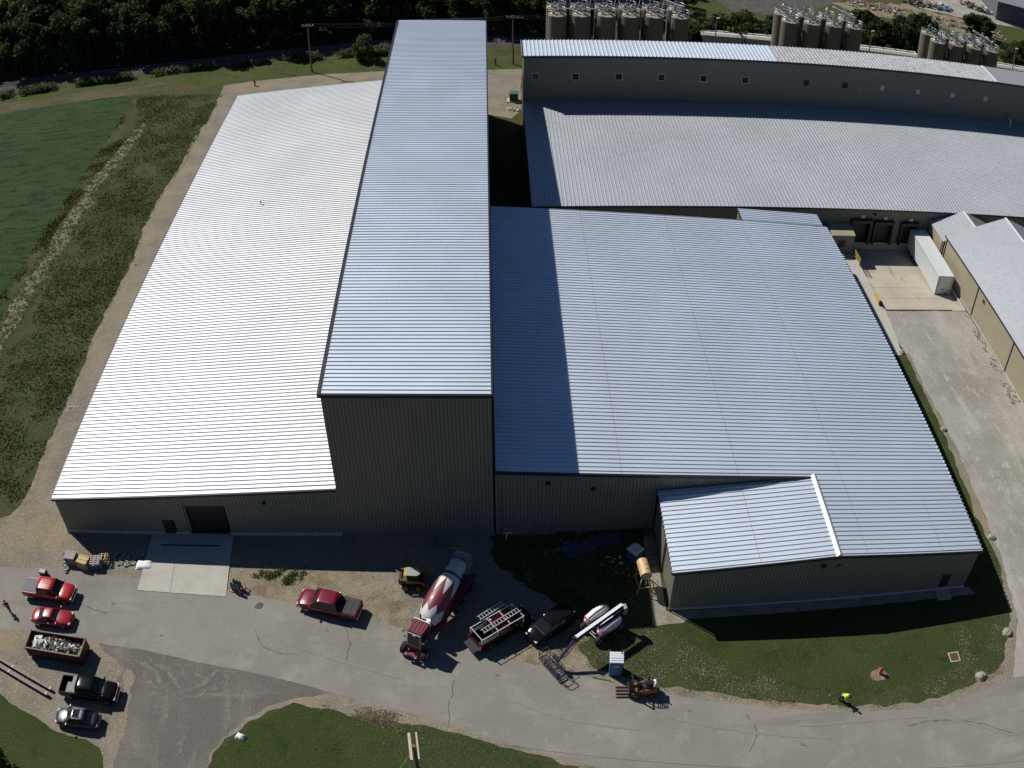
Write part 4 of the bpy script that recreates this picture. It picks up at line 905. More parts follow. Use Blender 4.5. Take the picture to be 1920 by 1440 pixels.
# basket
bc = G(1035, 1243, 1.0); bv = G(1054, 1262, .9)-G(1016, 1219, .9)
br = atan2(bv.y, bv.x)
BK = MB(); bl, bw = 1.3, .42
def bk(P): return L3(BL, Matrix.Translation(bc) @ Matrix.Rotation(br, 4, 'Z') @ Vector(P))
for z in (-.55, 0, .5):
    for s in (1, -1): BK.bar(bk((-bl, s*bw, z)), bk((bl, s*bw, z)), .05)
    for s in (1, -1): BK.bar(bk((s*bl, -bw, z)), bk((s*bl, bw, z)), .05)
for k in range(7):
    for s in (1, -1): BK.bar(bk((-bl+k*bl/3, s*bw, -.55)), bk((-bl+k*bl/3, s*bw, .5)), .04)
BK.build('basket', NAV, BL)
fl = MB()
for k in range(12): fl.bar(bk((-bl+.1+k*(2*bl-.2)/11, -bw, -.55)), bk((-bl+.1+k*(2*bl-.2)/11, bw, -.55)), .1, .03)
fl.build('basket_floor', M('basket_mesh', (.025, .02, .04), .6), BL)
MB().bar(bk((-.35, bw+.02, .35)), bk((.35, bw+.02, .35)), .3, .3).build('control_box', BLACKP, BL)
m = MB(); 
for s in (1, -1): m.bar(bk((.5*s, bw+.05, .5)), bk((.5*s, bw+.5, .6)), .04)
m.bar(bk((-.5, bw+.5, .6)), bk((.5, bw+.5, .6)), .04); m.bar(j1, bk((0, bw, 0)), .22, .26); m.build('basket_mount', NAV, BL)
MB().box(bk((.3, -.05, -.42)), (.25, .2, .18)).build('tool_pouch', M('red_bag', (.5, .07, .05), .6), BL)

# ------------------------------------------------------------------ portable toilet
p = (G(1143, 1267)+G(1166, 1271))/2
def toilet(label, loc, rz, h=2.25):
    t = thing('portable_toilet', label, 'portable toilet', loc, rz, 'portable toilets')
    MB().b2((-.54, -.54, .08), (.54, .54, h-.2)).build('cabin', BLUEP, t, bevel=.04)
    rf = MB(); 
    for k in range(5): rf.b2((-.58+.0, -.56+k*.23, h-.2), (.58, -.56+k*.23+.19, h-.08+.05*(1-abs(k-2)/2)))
    rf.b2((-.6, -.58, h-.24), (.6, .62, h-.14)); rf.build('roof', M('translucent_roof', (.62, .65, .7), .4), t, bevel=.02)
    dr = MB().b2((-.38, -.57, .18), (.38, -.53, h-.38)).build('door', M('door_blue', (.025, .14, .29), .45), t)
    MB().b2((-.24, -.585, 1.5), (.24, -.57, 1.75)).build('sign', M('sign_pale', (.35, .42, .42), .6), dr)
    MB().b2((.26, -.6, 1.05), (.33, -.57, 1.2)).build('handle', BLACKP, dr)
    MB().b2((-.56, -.56, 0), (.56, .56, .08)).build('skid', BLACKP, t)
    MB().cyl((.42, .42, h-.1), (.42, .42, h+.25), .05, n=8).build('vent_pipe', BLACKP, t)
    return t
toilet('blue portable toilet with a white roof on the lawn edge by the forklift', (p.x, p.y+.55, 0), radians(-6))
p = G(1183, 1044, 0)
T2 = toilet('blue portable toilet in deep shade behind the fuel tank', (p.x+.3, p.y-.2, 0), radians(40), 1.5)
# rack of rods next to it
q0 = G(1200, 1054, .4)
RK = thing('rod_rack', 'small rack of parallel steel rods between the shaded toilet and fuel tank', 'rack', (q0.x, q0.y, 0), radians(-50))
for k in range(6): MB().bar((-.9, -.5+k*.2, .4), (.9, -.5+k*.2, .45), .05).build('rod', STEEL, RK)
MB().bar((-.6, -.6, .36), (-.6, .6, .36), .07).bar((.6, -.6, .36), (.6, .6, .36), .07).bar((-.6, -.55, 0), (-.6, -.55, .36), .06).bar((.6, .55, 0), (.6, .55, .36), .06).build('frame', STEEL, RK)

# fuel tank
p0, p1 = G(1194, 1114), G(1218, 1112); 
FT = thing('fuel_tank', 'tan cylindrical fuel tank on a tall steel stand beside the annexe wall', 'tank', ((p0.x+p1.x)/2, p0.y+1.0, 0), radians(6))
TANC = M('tank_tan', (.52, .36, .2), .5, var=.08, scale=3)
MB().cyl((0, -.85, 2.35), (0, .95, 2.35), .52, n=28).cyl((0, -.93, 2.35), (0, -.85, 2.35), .4, .52, n=28).cyl((.1, -.3, 2.8), (.1, -.3, 2.95), .06).cyl((.1, .2, 2.8), (.1, .2, 2.92), .06).build('tank', TANC, FT)
for x in (-.3, .3):
    for y, s in ((-.7, -1), (.7, 1)): MB().bar((x, y, 2.0), (x*2.3, y*1.3, 0), .09).build('leg', TANC, FT)
m = MB()
for y in (-.85, .85): m.bar((-.55, y, .7), (.55, y, .7), .06)
for x in (-.55, .55): m.bar((x, -.85, .7), (x, .85, .7), .06)
m.build('brace', TANC, FT); MB().bar((-.35, -.7, 1.9), (.35, -.7, 1.9), .07).build('cradle', TANC, FT)
MB().cyl((0, -.95, 1.9), (0, -1.1, 1.5), .07).build('valve', BRASS if 'BRASS' in globals() else STEELW, FT)
p = G(1232, 1108, .5)
SL = thing('step_ladder', 'pale folding step ladder leaning open by the annexe gravel strip', 'ladder', (p.x-.2, p.y-.2, 0), radians(80))
for s in (1, -1): MB().bar((-.45, s*.28, 0), (0, s*.2, 1.5), .05).build('front_leg', WOOD, SL)
for s in (1, -1): MB().bar((.5, s*.28, 0), (0, s*.2, 1.5), .05).build('rear_leg', WOOD, SL)
for k in range(4): MB().bar((-.36+.1*k, -.25, .3+.33*k), (-.36+.1*k, .25, .3+.33*k), .05).build('step', WOOD, SL)

# ------------------------------------------------------------------ forklift
p = G(1204, 1296, .3)
FK = thing('forklift', 'orange rough terrain forklift with four forks pointing left on the drive', 'forklift', (p.x+.05, p.y+.1, 0), radians(177))
ORG = M('forklift_orange', (.26, .12, .03), .5, var=.15, scale=3)
MB().loft([(-1.15, .45, .45, 1.0), (-1.0, .58, .4, 1.15), (-.3, .6, .4, 1.15), (.3, .55, .4, .9), (.75, .5, .4, .8)], .12, .03).build('body', ORG, FK, smooth=True); MB().box((-.55, 0, 1.2), (.95, .8, .14)).box((.35, 0, .95), (.5, .8, .12)).build('engine_cover', BLACKP, FK, bevel=.03)
for s in (1, -1):
    wheel(FK, (.6, s*.6, .42), .42, .3, ORG); wheel(FK, (-.75, s*.55, .36), .36, .26, ORG)
m = MB()
for s in (1, -1):
    m.bar((.45, s*.45, .8), (.35, s*.45, 2.0), .07); m.bar((-.5, s*.45, 1.1), (-.45, s*.45, 2.0), .07); m.bar((.35, s*.45, 2.0), (-.45, s*.45, 2.0), .07)
for k in range(6): m.bar((.35-.16*k, -.45, 2.0), (.35-.16*k, .45, 2.0), .05)
m.build('overhead_guard', BLACKP, FK)
MB().box((-.15, 0, 1.2), (.45, .45, .12)).box((-.35, 0, 1.45), (.1, .45, .5)).build('seat', BLACKP, FK, bevel=.03)
ms = MB()
for s in (1, -1): ms.box((1.0, s*.38, 1.2), (.12, .1, 2.3)).box((1.1, s*.28, 1.15), (.08, .08, 2.1))
for z in (.3, 1.2, 2.3): ms.box((1.02, 0, z), (.1, .8, .08))
ms.build('mast', BLACKP, FK)
MB().b2((1.16, -.62, .15), (1.22, .62, .75)).build('carriage', BLACKP, FK)
for y in (-.5, -.17, .17, .5): MB().b2((1.2, y-.06, .1), (2.3, y+.06, .16)).b2((1.2, y-.06, .1), (1.27, y+.06, .7)).build('fork', RUST, FK)
MB().cyl((-1.0, -.35, 1.3), (-1.0, .35, 1.3), .17, n=16).build('gas_bottle', ALU, FK)
MB().cyl((-1.0, .3, 1.15), (-1.0, .3, 1.7), .06, n=8).build('exhaust', CHROME, FK)
MB().cyl((.35, 0, 1.15), (.2, 0, 1.3), .18, n=14).build('steering_wheel', BLACKP, FK)

# ------------------------------------------------------------------ white trailer in the pit
TR = thing('semi_trailer', 'long white box trailer backed into the loading dock pit', 'trailer', (60.65, 40.4, 0), radians(90-1.6))
WT = M('trailer_white', (.62, .66, .66), .4, .1, var=.05, scale=1.5)
tz = -.35
bx = MB().b2((0, -2.5, tz), (12.4, 0, tz+2.95)).build('box', WT, TR, bevel=.03)
for yy in (.01, -2.51):
  m = MB()
  for k in range(30): m.box((.3+k*.41, yy, tz+1.45), (.03, .02, 2.7))
  m.build('side_rivets', M('trailer_rib', (.5, .53, .53), .4), bx)
m = MB().b2((-.02, -2.52, tz+2.83), (12.42, .02, tz+2.9)); m.build('roof', M('trailer_roof', (.27, .31, .36), .35, .5, var=.08, scale=.6), bx)
MB().b2((-.04, -2.3, tz+.3), (-.01, -2.25, tz+2.6)).b2((-.04, -.25, tz+.3), (-.01, -.2, tz+2.6)).b2((-.045, -1.35, tz+.75), (-.01, -.95, tz+.83)).b2((-.045, -2.1, tz+.55), (-.01, -1.7, tz+.64)).b2((-.05, -1.95, tz+.15), (-.01, -1.45, tz+.3)).build('front_fittings', BLACKP, bx)
MB().b2((.2, -2.3, tz-.14), (12.2, -.2, tz)).build('underframe', STEEL, TR)
for y in (-.55, -1.95): MB().b2((2.4, y-.06, -.42-.3), (2.52, y+.06, tz-.1)).b2((2.3, y-.14, -.5-.27), (2.62, y+.14, -.44-.27)).build('landing_leg', BLACKP, TR)
for x in (9.3, 10.5):
    for y in (-.25, -2.25): wheel(TR, (x, y, -1.1+.45), .45, .35, STEELW)

# ------------------------------------------------------------------ people
def person(label, loc, rz, shirt, trousers, lean=.1, hair=(.03, .02, .015), skin=(.4, .24, .17), cap=None, arm=.3, bend=0):
    t = thing('person', label, 'person', loc, rz)
    sk = M('skin', skin, .6)
    def skinned(name, vs, es, rs, mat, sub=1):
        me = bpy.data.meshes.new(name); me.from_pydata(vs, es, []); me.materials.append(mat)
        o = bpy.data.objects.new(name, me); COL.objects.link(o); o.parent = t
        md = o.modifiers.new('skin', 'SKIN'); me.skin_vertices.new() if not me.skin_vertices else None
        for i, r in enumerate(rs): me.skin_vertices[0].data[i].radius = (r, r)
        me.skin_vertices[0].data[0].use_root = True
        o.modifiers.new('sub', 'SUBSURF').levels = sub; o.modifiers[-1].render_levels = sub
        return o
    L = lean; b = bend
    hip = (0, 0, .92); ch = (.12*L+.3*b, 0, 1.3-.1*b); nk = (.2*L+.42*b, 0, 1.5-.16*b); hd = (.25*L+.52*b, 0, 1.62-.18*b); tp = (.27*L+.58*b, 0, 1.74-.2*b)
    vs = [hip, ch, nk, hd, tp]; es = [(0, 1), (1, 2), (2, 3), (3, 4)]; rs = [.13, .15, .06, .095, .06]
    legs = []
    for s in (1, -1):
        k = len(vs); st = .16*s
        vs += [(0, s*.1, .85), (st*.6+.02, s*.11, .48), (st, s*.11, .08), (st+.16, s*.12, .04)]; es += [(0, k), (k, k+1), (k+1, k+2), (k+2, k+3)]; rs += [.095, .065, .045, .04]
        k = len(vs); hx = ch[0]+arm*.6
        vs += [(ch[0]+.06, s*.2, ch[2]+.12), (ch[0]+.08+arm*.15, s*.27, ch[2]-.13), (hx, s*.24, ch[2]-.3+arm*.2), (hx+.09, s*.23, ch[2]-.33+arm*.2)]; es += [(1, k), (k, k+1), (k+1, k+2), (k+2, k+3)]; rs += [.06, .045, .032, .04]
        for f in range(4):  # short fingers
            kk = len(vs); vs.append((hx+.16, s*.23+(f-1.5)*.022, ch[2]-.36+arm*.2)); es.append((k+3, kk)); rs.append(.01)
        kk = len(vs); vs.append((hx+.1, s*.23-s*.055, ch[2]-.33+arm*.2)); es.append((k+3, kk)); rs.append(.011)
    skinned('body', vs, es, rs, sk, 2)
    sh = [hip, ch, (nk[0]-.02, 0, nk[2]-.07)]; e2 = [(0, 1), (1, 2)]; r2 = [.165, .185, .1]
    for s in (1, -1):
        k = len(sh); sh += [(ch[0]+.06, s*.2, ch[2]+.12), (ch[0]+.08+arm*.15, s*.27, ch[2]-.1)]; e2 += [(1, k), (k, k+1)]; r2 += [.085, .07]
    skinned('shirt', sh, e2, r2, shirt, 1)
    tr = [(0, 0, .9)]; e3 = []; r3 = [.15]
    for s in (1, -1):
        st = .16*s; k = len(tr); tr += [(0, s*.1, .82), (st*.6+.02, s*.11, .48), (st, s*.11, .12)]; e3 += [(0, k), (k, k+1), (k+1, k+2)]; r3 += [.115, .09, .07]
    skinned('trousers', tr, e3, r3, trousers, 1)
    for s in (1, -1): MB().box((.16*s+.07, s*.11, .05), (.28, .1, .1)).build('shoe', BLACKP, t, bevel=.02)
    q = MB().lathe([(.02, .13), (.08, .1), (.11, .04), (.115, -.03), (.1, -.08)][::-1], 12, Matrix.Translation((hd[0]-.015, 0, hd[2]+.05))); q.build('cap' if cap else 'hair', cap or M('hair', hair, .8), t, smooth=True)
    MB().box((hd[0]+.1, .035, hd[2]+.02), (.02, .025, .015)).box((hd[0]+.1, -.035, hd[2]+.02), (.02, .025, .015)).box((hd[0]+.115, 0, hd[2]-.01), (.03, .025, .04)).box((hd[0]+.1, 0, hd[2]-.055), (.015, .05, .012)).build('face', M('dark_features', (.12, .05, .04), .7), t)
    return t
p = G(19, 1146); person('person in a dark red shirt walking on the road left of the red coupe', (p.x, p.y, 0), radians(-70), M('shirt_wine', (.16, .02, .05), .8), M('jeans', (.03, .035, .05), .85), .3, arm=.25)
p = G(1575, 1313); person('person in a fluorescent yellow-green shirt bending on the lawn near the drive', (p.x, p.y, 0), radians(-60), M('shirt_hiviz', (.5, .72, .08), .7), M('dark_work_trousers', (.02, .02, .03), .85), 1.0, arm=.5, bend=.9, cap=M('dark_cap', (.02, .02, .02), .8))

# ------------------------------------------------------------------ pallets and yard clutter
def pallet(t, z, rz=0, mat=WOOD, n=6, solid=False):
    m = MB()
    R_ = Matrix.Rotation(rz, 4, 'Z')
    for y in (-.5, 0, .5): m.box((0, y, z+.055), (1.15, .08, .09), R_)
    for k in range(n): m.box((-.52+k*1.04/(n-1), 0, z+.11), (.11 if not solid else .19, 1.05, .022), R_)
    for k in range(3): m.box((-.48+k*.48, 0, z+.008), (.1, 1.05, .016), R_)
    return m.build('pallet', mat, t)
def pallets(label, px, n, rz, mat, solid=False, nb=6):
    p = G(px[0], px[1], n*.13)
    for k in range(n):
        t = thing('pallet', label+', '+('lowest', 'second from the ground', 'third from the ground', 'fourth from the ground', 'fifth from the ground', 'sixth from the ground', 'seventh from the ground', 'topmost')[7 if k == n-1 else k], 'pallet', (p.x, p.y, k*.132), rz+random.uniform(-.05, .05), 'stacked pallets by the drive')
        m = MB()
        for y in (-.5, 0, .5): MB().box((0, y, .055), (1.15, .08, .09)).build('runner', mat, t)
        for q in range(nb): m.box((-.52+q*1.04/(nb-1), 0, .11), (.11 if not solid else .19, 1.05, .022))
        m.build('deck', mat, t)
pallets('weathered pallet in the stack beside the grey beam', (131, 1040), 8, radians(-8), GREYWOOD, True)
pallets('pale new pallet in the middle stack', (154.5, 1048), 8, radians(-14), M('new_wood', (.52, .38, .2), .8, var=.15, scale=5))
pallets('grey slatted pallet in the right stack', (178, 1049), 7, radians(98), GREYWOOD, nb=5)
p = G(195, 1046, .6); t = thing('wooden_crate', 'small open wooden crate at the right end of the pallet stacks', 'crate', (p.x, p.y, 0), .1)
m = MB()
for z in (.15, .45, .75):
    for s in (1, -1): m.box((0, s*.4, z), (.9, .04, .16)).box((s*.45, 0, z), (.04, .8, .16))
m.build('slats', WOOD, t); MB().box((-.2, 0, .86), (.12, .8, .03)).box((.2, 0, .86), (.12, .8, .03)).build('lid', WOOD, t)
a, b = G(118.5, 1037, 1.05), G(124, 1074, .1)
t = thing('steel_post', 'grey perforated steel channel leaning against the left pallet stack', 'beam', ((a+b)/2), 0)
d_ = (b-a)/2; MB().bar(-d_, d_, .26, .12).build('channel', M('galv_grey', (.22, .26, .3), .5, .4), t)
for k in range(4): MB().box(-d_+d_*(.5+.4*k)+Vector((0, 0, .07)), (.12, .08, .03)).build('bracket', STEELW, t)
p = G(81, 1073, .35); t = thing('tool_chest', 'small dark grey box on the asphalt behind the red pickup cab', 'box', (p.x, p.y, 0), -.2)
MB().b2((-.38, -.28, 0), (.38, .28, .5)).build('box_body', BLACKP, t, bevel=.02); MB().hexa([(-.4, -.3, .5), (.4, -.3, .5), (.4, .3, .5), (-.4, .3, .5), (-.36, -.27, .62), (.36, -.27, .62), (.36, .2, .64), (-.36, .2, .64)]).build('lid', M('dark_grey', (.1, .11, .12), .5), t)
heap('rubble', 'scattered broken concrete and stone pieces by the building shadow edge', 'rubble', (G(246, 1049).x, G(246, 1049).y, 0), 0, [M('stone_pale', (.4, .38, .34), .85), M('stone_mid', (.22, .21, .2), .85)], 130, 1.3, .95, .18, .08, .3)
p = G(270, 1057, .2); t = thing('bulk_bag', 'crumpled white bulk bag lying by the concrete ramp', 'bag', (p.x, p.y, 0), .05)
bmx = bmesh.new(); bmesh.ops.create_grid(bmx, x_segments=14, y_segments=10, size=.5)
for v in bmx.verts:
    v.co.x *= 1.8; v.co.y *= 1.15; e = max(abs(v.co.x)/.9, abs(v.co.y)/.575)
    v.co.z = .28*(1-e**4)+.07*fbm(v.co.x*3, v.co.y*3, 1.0)+.03; v.co.x += .06*fbm(v.co.y*4, 3, 1)
me = bpy.data.meshes.new('bag_cloth'); bmx.to_mesh(me); bmx.free(); me.materials.append(M('white_cloth', (.72, .73, .74), .8)); o = bpy.data.objects.new('bag_cloth', me); COL.objects.link(o); o.parent = t
me.polygons.foreach_set('use_smooth', [True]*len(me.polygons))
o2 = o.copy(); o2.data = me.copy(); COL.objects.link(o2); p = G(451, 1381, .1); o2.parent = None; o2.location = (p.x, p.y, 0); o2.scale = (.5, .55, 1.2); o2.rotation_euler = (0, 0, -.4); o2.name = 'plastic_bag'; tag(o2, 'small white plastic bag lying on the near lawn', 'bag')
def grate(label, px, w=.9, h=.9, fr=CONC, gm=RUST, rz=0):
    p = G(*px); t = thing('drain_grate', label, 'drain', (p.x, p.y, 0), rz, 'drain grates')
    m = MB()
    for s in (1, -1): m.box((s*w/2, 0, .02), (.1, h+.1, .07)).box((0, s*h/2, .02), (w-.1, .1, .07))
    m.build('frame', fr, t); m = MB().box((0, 0, .012), (w-.1, h-.1, .02))
    for k in range(6): m.box((-w/2+.12+k*(w-.24)/5, 0, .035), (.05, h-.12, .02))
    m.build('grid', gm, t)
grate('rusty drain grate in the shade right of the pallets', (225, 1043)); grate('drain grate on the gravel path halfway up the white roof', (255, 497), .8, .8, gm=M('dark_iron', (.05, .05, .05), .6)); grate('drain grate on the gravel path near the front left corner', (133, 767), .8, .8, gm=M('dark_iron', (.05, .05, .05), .6)); grate('reddish square drain cover in the right lawn', (1789, 1232), 1.0, 1.0, gm=M('red_iron', (.2, .07, .05), .7))
# pallet of bottles beside the ramp
p = G(445, 1101, .3); t = thing('loaded_pallet', 'pallet loaded with grey gas bottles beside the concrete ramp', 'pallet', (p.x, p.y, 0), radians(-22))
m = MB()
for q in range(5): m.box((0, -.48+q*.24, .11), (1.2, .13, .03))
for x in (-.5, 0, .5): m.box((x, 0, .05), (.08, 1.1, .1))
m.build('deck', WOOD, t)
for i in range(3):
    for j in range(2):
        o = MB().lathe([(.13, 0), (.15, .05), (.15, .8), (.1, .95), (.04, 1.0), (.04, 1.08)], 12, Matrix.Translation((-.36+i*.34, -.3+j*.45, .14))).build('gas_bottle', M('bottle_grey', (.1, .12, .15), .4, .3), t, smooth=True)
MB().box((.62, 0, .6), (.05, 1.1, .1)).box((.62, -.5, .4), (.05, .06, .6)).box((.62, .5, .4), (.05, .06, .6)).build('side_guard', WOOD, t)
# steel beams
a, b = G(-14, 1236), G(96, 1301)
for i, (lab, off, w, zz) in enumerate((('long rusty steel beam lying nearest the dumpster', .34, .3, .18), ('long rusty steel beam lying on the lawn side of its twin', -.34, .34, .2))):
    dv = (b-a); nn = Vector((-dv.y, dv.x, 0)).normalized()*off; t = thing('steel_beam', lab, 'beam', ((a+b)/2+nn), atan2(dv.y, dv.x), 'rusty steel beams')
    L = dv.length; BM_ = M('beam_rust', (.1, .06, .06), .6, var=.2, scale=2)
    MB().box((0, 0, zz*2), (L, w, .04)).box((0, 0, .03), (L, w, .04)).box((0, 0, zz), (L, .05, zz*2-.04)).build('web_and_flanges', BM_, t)
    for x in (-L*.15, L*.47): MB().box((x, 0, zz*2+.03), (.06, w*.9, .03)).build('end_plate', STEELW, t)
# rocks
def rock(label, px, s, seed):
    p = G(*px); bmx = bmesh.new(); bmesh.ops.create_icosphere(bmx, subdivisions=3, radius=1)
    for v in bmx.verts:
        n = v.co.normalized(); k = 1+.28*noise.noise(n*1.3+Vector((seed, 0, 0)))+.12*noise.noise(n*3.5+Vector((0, seed, 0))); v.co = Vector((n.x*k*s[0], n.y*k*s[1], max(-.1, n.z*k*s[2])))
    me = bpy.data.meshes.new('rock'); bmx.to_mesh(me); bmx.free(); me.materials.append(M('limestone', (.3, .28, .24), .9, var=.2, scale=3, bump=.5))
    o = bpy.data.objects.new('boulder', me); COL.objects.link(o); o.location = (p.x, p.y, .0); tag(o, label, 'rock', 'boulders along the lawn edge')
rock('pale boulder at the corner of the right lawn by the drive bend', (1838, 1270), (.62, .5, .5), 1); rock('pale boulder beside the shadow tip on the right lawn edge', (1888, 1187), (.55, .55, .5), 4)
rock('boulder on the grass strip level with the annexe front', (1858, 1008), (.5, .42, .38), 8); rock('boulder on the grass strip beside the middle of the right wing', (1769, 806), (.45, .4, .36), 12); rock('small boulder at the top end of the grass strip below the dock walk', (1690, 661), (.4, .45, .36), 15)
for px, s in (((19, 1262), .2), ((54, 1265), .24), ((29, 1243), .14), ((990, 1276), .1)): rock('small loose stone near the rusty beams' if px[0] < 100 else 'single small stone lying on the open asphalt', px, (s, s*.8, s*.6), px[0])
# hydrant
def hydrant(label, px, s=1.0):
    p = G(*px); t = thing('fire_hydrant', label, 'hydrant', (p.x, p.y, 0), .3); RD_ = M('hydrant_red', (.45, .05, .03), .45)
    MB().lathe([(.16*s, 0), (.16*s, .05), (.11*s, .08), (.11*s, .6*s), (.14*s, .62*s), (.12*s, .72*s), (.05*s, .82*s), (.04*s, .86*s)], 14).build('barrel', RD_, t, smooth=False)
    MB().cyl((0, -.2*s, .45*s), (0, .2*s, .45*s), .06*s).cyl((0, 0, .45*s), (.2*s, 0, .45*s), .08*s).build('outlets', RD_, t)
hydrant('red fire hydrant in a worn patch of the right lawn', (1649, 1263), 1.15); hydrant('red hydrant on the gravel behind the white roofed wing', (478, 161), 1.5)
sheet('hydrant_patch', [(1636, 1258), (1650, 1250), (1660, 1262), (1659, 1274), (1645, 1277), (1636, 1270)], Z(12), DIRT, .3, .2)
# form boards and scraps in the shade
def boards(name, label, cat, pts, w=.05, h=.12, mat=GREYWOOD, z=.0):
    P = [G(*q) for q in pts]; c = P[0].copy(); t = thing(name, label, cat, (c.x, c.y, 0), 0)
    for a, b in zip(P, P[1:]):
        MB().bar(a-c+Vector((0, 0, h/2+z)), b-c+Vector((0, 0, h/2+z)), w, h).build('board', mat, t)
    return t
boards('concrete_form', 'left timber form frame on the shaded ground by the tall block', 'form', [(757, 1003), (758, 1031), (757, 1048), (757, 1066)]); boards('concrete_form', 'timber form frame beside the skid steer in the shade', 'form', [(812, 1002), (809, 1030), (758, 1031)])
boards('concrete_form', 'right timber form frame behind the mixer drum', 'form', [(892, 1001), (890, 1029), (839, 1030), (838, 1055)])
for k, (x, y) in enumerate(((775, 1056), (786, 1060), (790, 1060), (795, 1060), (857, 1057))):
    t = thing('stake', 'thin wooden stake standing in the shaded forms', 'stake', G(x, y), 0, 'stakes among the form boards'); MB().b2((-.03, -.03, 0), (.03, .03, .8)).build('shaft', GREYWOOD, t); MB().b2((-.06, -.035, .66), (.06, -.02, .74)).build('cross_tab', GREYWOOD, t)
t = boards('t_bar', 'pale T-shaped steel bar lying at the foot of the right wing wall', 'bar', [(943, 1001), (960, 999)], .12, .1, STEELW); 
P = G(951, 1000)-t.location; Q = G(949, 1011)-t.location; MB().bar(P+Vector((0, 0, .05)), Q+Vector((0, 0, .05)), .12, .1).build('stem', STEELW, t)
for lab, aa, bb in (('upper loose plank lying on the shaded grass', (1018, 1031), (1061, 1029)), ('middle loose plank lying on the shaded grass', (1020, 1036), (1050, 1033)), ('lower loose plank lying on the shaded grass', (1017, 1043), (1040, 1038))):
    boards('plank', lab, 'plank', [aa, bb], .16, .05, WOOD)
t = boards('metal_frame', 'small square metal frame lying between the mixer and the minivan', 'frame', [(988, 1074), (1003, 1078), (998, 1090), (984, 1085), (988, 1074)], .07, .08, STEEL)
boards('pole', 'broken brown pole lying below the shaded toilet', 'pole', [(1182, 1079), (1171, 1092)], .09, .08, RUST)
# blue tarp
bmx = bmesh.new(); bmesh.ops.create_grid(bmx, x_segments=40, y_segments=20, size=.5)
p = G(1110, 1022)
for v in bmx.verts:
    x, y = v.co.x, v.co.y; v.co.x = x*5.6+.3*fbm(y*4, 1, 1); v.co.y = y*(1.6+.8*fbm(x*3, 5, 1))+.35*sin(x*5)+x*.9; v.co.z = .12+.16*abs(fbm(x*9, y*5, 1))
me = bpy.data.meshes.new('tarp'); bmx.to_mesh(me); bmx.free(); me.materials.append(M('tarp_blue', (.05, .07, .12), .5)); me.polygons.foreach_set('use_smooth', [True]*len(me.polygons))
o = bpy.data.objects.new('tarp', me); COL.objects.link(o); o.location = (p.x, p.y, 0); tag(o, 'crumpled blue-grey tarpaulin lying in the deep shade', 'tarpaulin')
heap('scrap', 'scattered building scraps on the shaded grass below the toilet', 'scrap', (G(1160, 1065).x, G(1160, 1065).y, 0), 0, [jc[3], jc[5], jc[0]], 26, 1.6, 1.6, .1, .1, .4)

# ------------------------------------------------------------------ back yard: cabinet, poles, tracks, railcars, silos
p = G(961, 190); t = thing('transformer', 'dark green box with a lighter lid on a pale pad behind the wings', 'transformer box', (p.x, p.y+.4, 0), -.05)
MB().b2((-1.0, -.9, 0), (1.0, .9, .15)).build('pad', CONC, t); MB().b2((-.5, -.7, .15), (1.0, .6, 1.5)).build('cabinet', M('box_green', (.012, .03, .022), .6), t, bevel=.03); MB().b2((-.55, -.75, 1.5), (1.05, .65, 1.62)).build('lid', M('lid_green', (.04, .12, .09), .5), t)
heap('debris', 'small heap of scrap wood by the far corner of the docks building', 'scrap', (G(968, 206).x-.6, G(968, 206).y, 0), 0, [jc[2], jc[0], jc[6]], 26, 1.2, .7, .3, .15, .7)
p = G(929, 122); t = thing('bollard', 'dark short post on the grass left of the wooden pole', 'post', (p.x, p.y, 0)); MB().cyl((0, 0, 0), (0, 0, 1.5), .16, n=10).build('shaft', RUST, t); MB().lathe([(.17, 1.5), (.17, 1.56), (.06, 1.62)], 10).build('cap', RUST, t)
p = G(526, 138); t = thing('guy_marker', 'slanted pale marker pole on the mown grass', 'marker', (p.x, p.y, 0)); MB().bar((0, 0, 0), (1.3, .1, 2.6), .12).build('pole', YELL, t); MB().box((0, 0, .05), (.3, .3, .1)).build('anchor', STEEL, t)
def upole(label, px, h=10.6, nx=2, rz=.1, crossz=.35):
    p = G(*px); t = thing('utility_pole', label, 'utility pole', (p.x, p.y, 0), rz, 'utility poles along the back')
    MB().cyl((0, 0, 0), (0, 0, h), .19, .12, n=10).build('pole', POLEW, t)
    for k in range(nx):
        z = h-crossz-k*.05; MB().box((.12*(1 if k else -1)*1.2, 0, z), (.1, 2.4, .12)).build('crossarm', POLEW, t)
    for y in (-1.05, -.35, .35, 1.05): MB().lathe([(.06, 0), (.09, .08), (.05, .2)], 8, Matrix.Translation((.14, y, h-crossz+.08))).build('insulator', STEELW, t)
    return Vector((p.x, p.y, h))
u1 = upole('wooden utility pole behind the white roofed wing with a long shadow', (585, 134.5), 10.2, 2, radians(85)); u2 = upole('wooden utility pole between the tall block and the far warehouse', (962, 120), 10.2, 1, radians(88))
def lamp(label, px, h=9):
    p = G(*px); t = thing('light_pole', label, 'light pole', (p.x, p.y, 0), 0, 'light poles behind the far warehouse'); MB().cyl((0, 0, 0), (0, 0, h), .14, .1, n=8).build('pole', STEEL, t); MB().box((.25, 0, h), (.6, .3, .18)).build('lamp_head', STEELW, t)
for lab, px, top in (('light pole at the left end of the white rail cars', (1337, 120), 0), ('light pole right of the middle silo group', (1623, 140), 0), ('light pole right of the last silo group', (1892, 165), 0)):
    lamp(lab, px, 10)
def wire(a, b, sag=.8, r=.02, n=12):
    pts = [a.lerp(b, k/n)-Vector((0, 0, sag*4*(k/n)*(1-k/n))) for k in range(n+1)]
    return MB().tube(pts, r, 4)
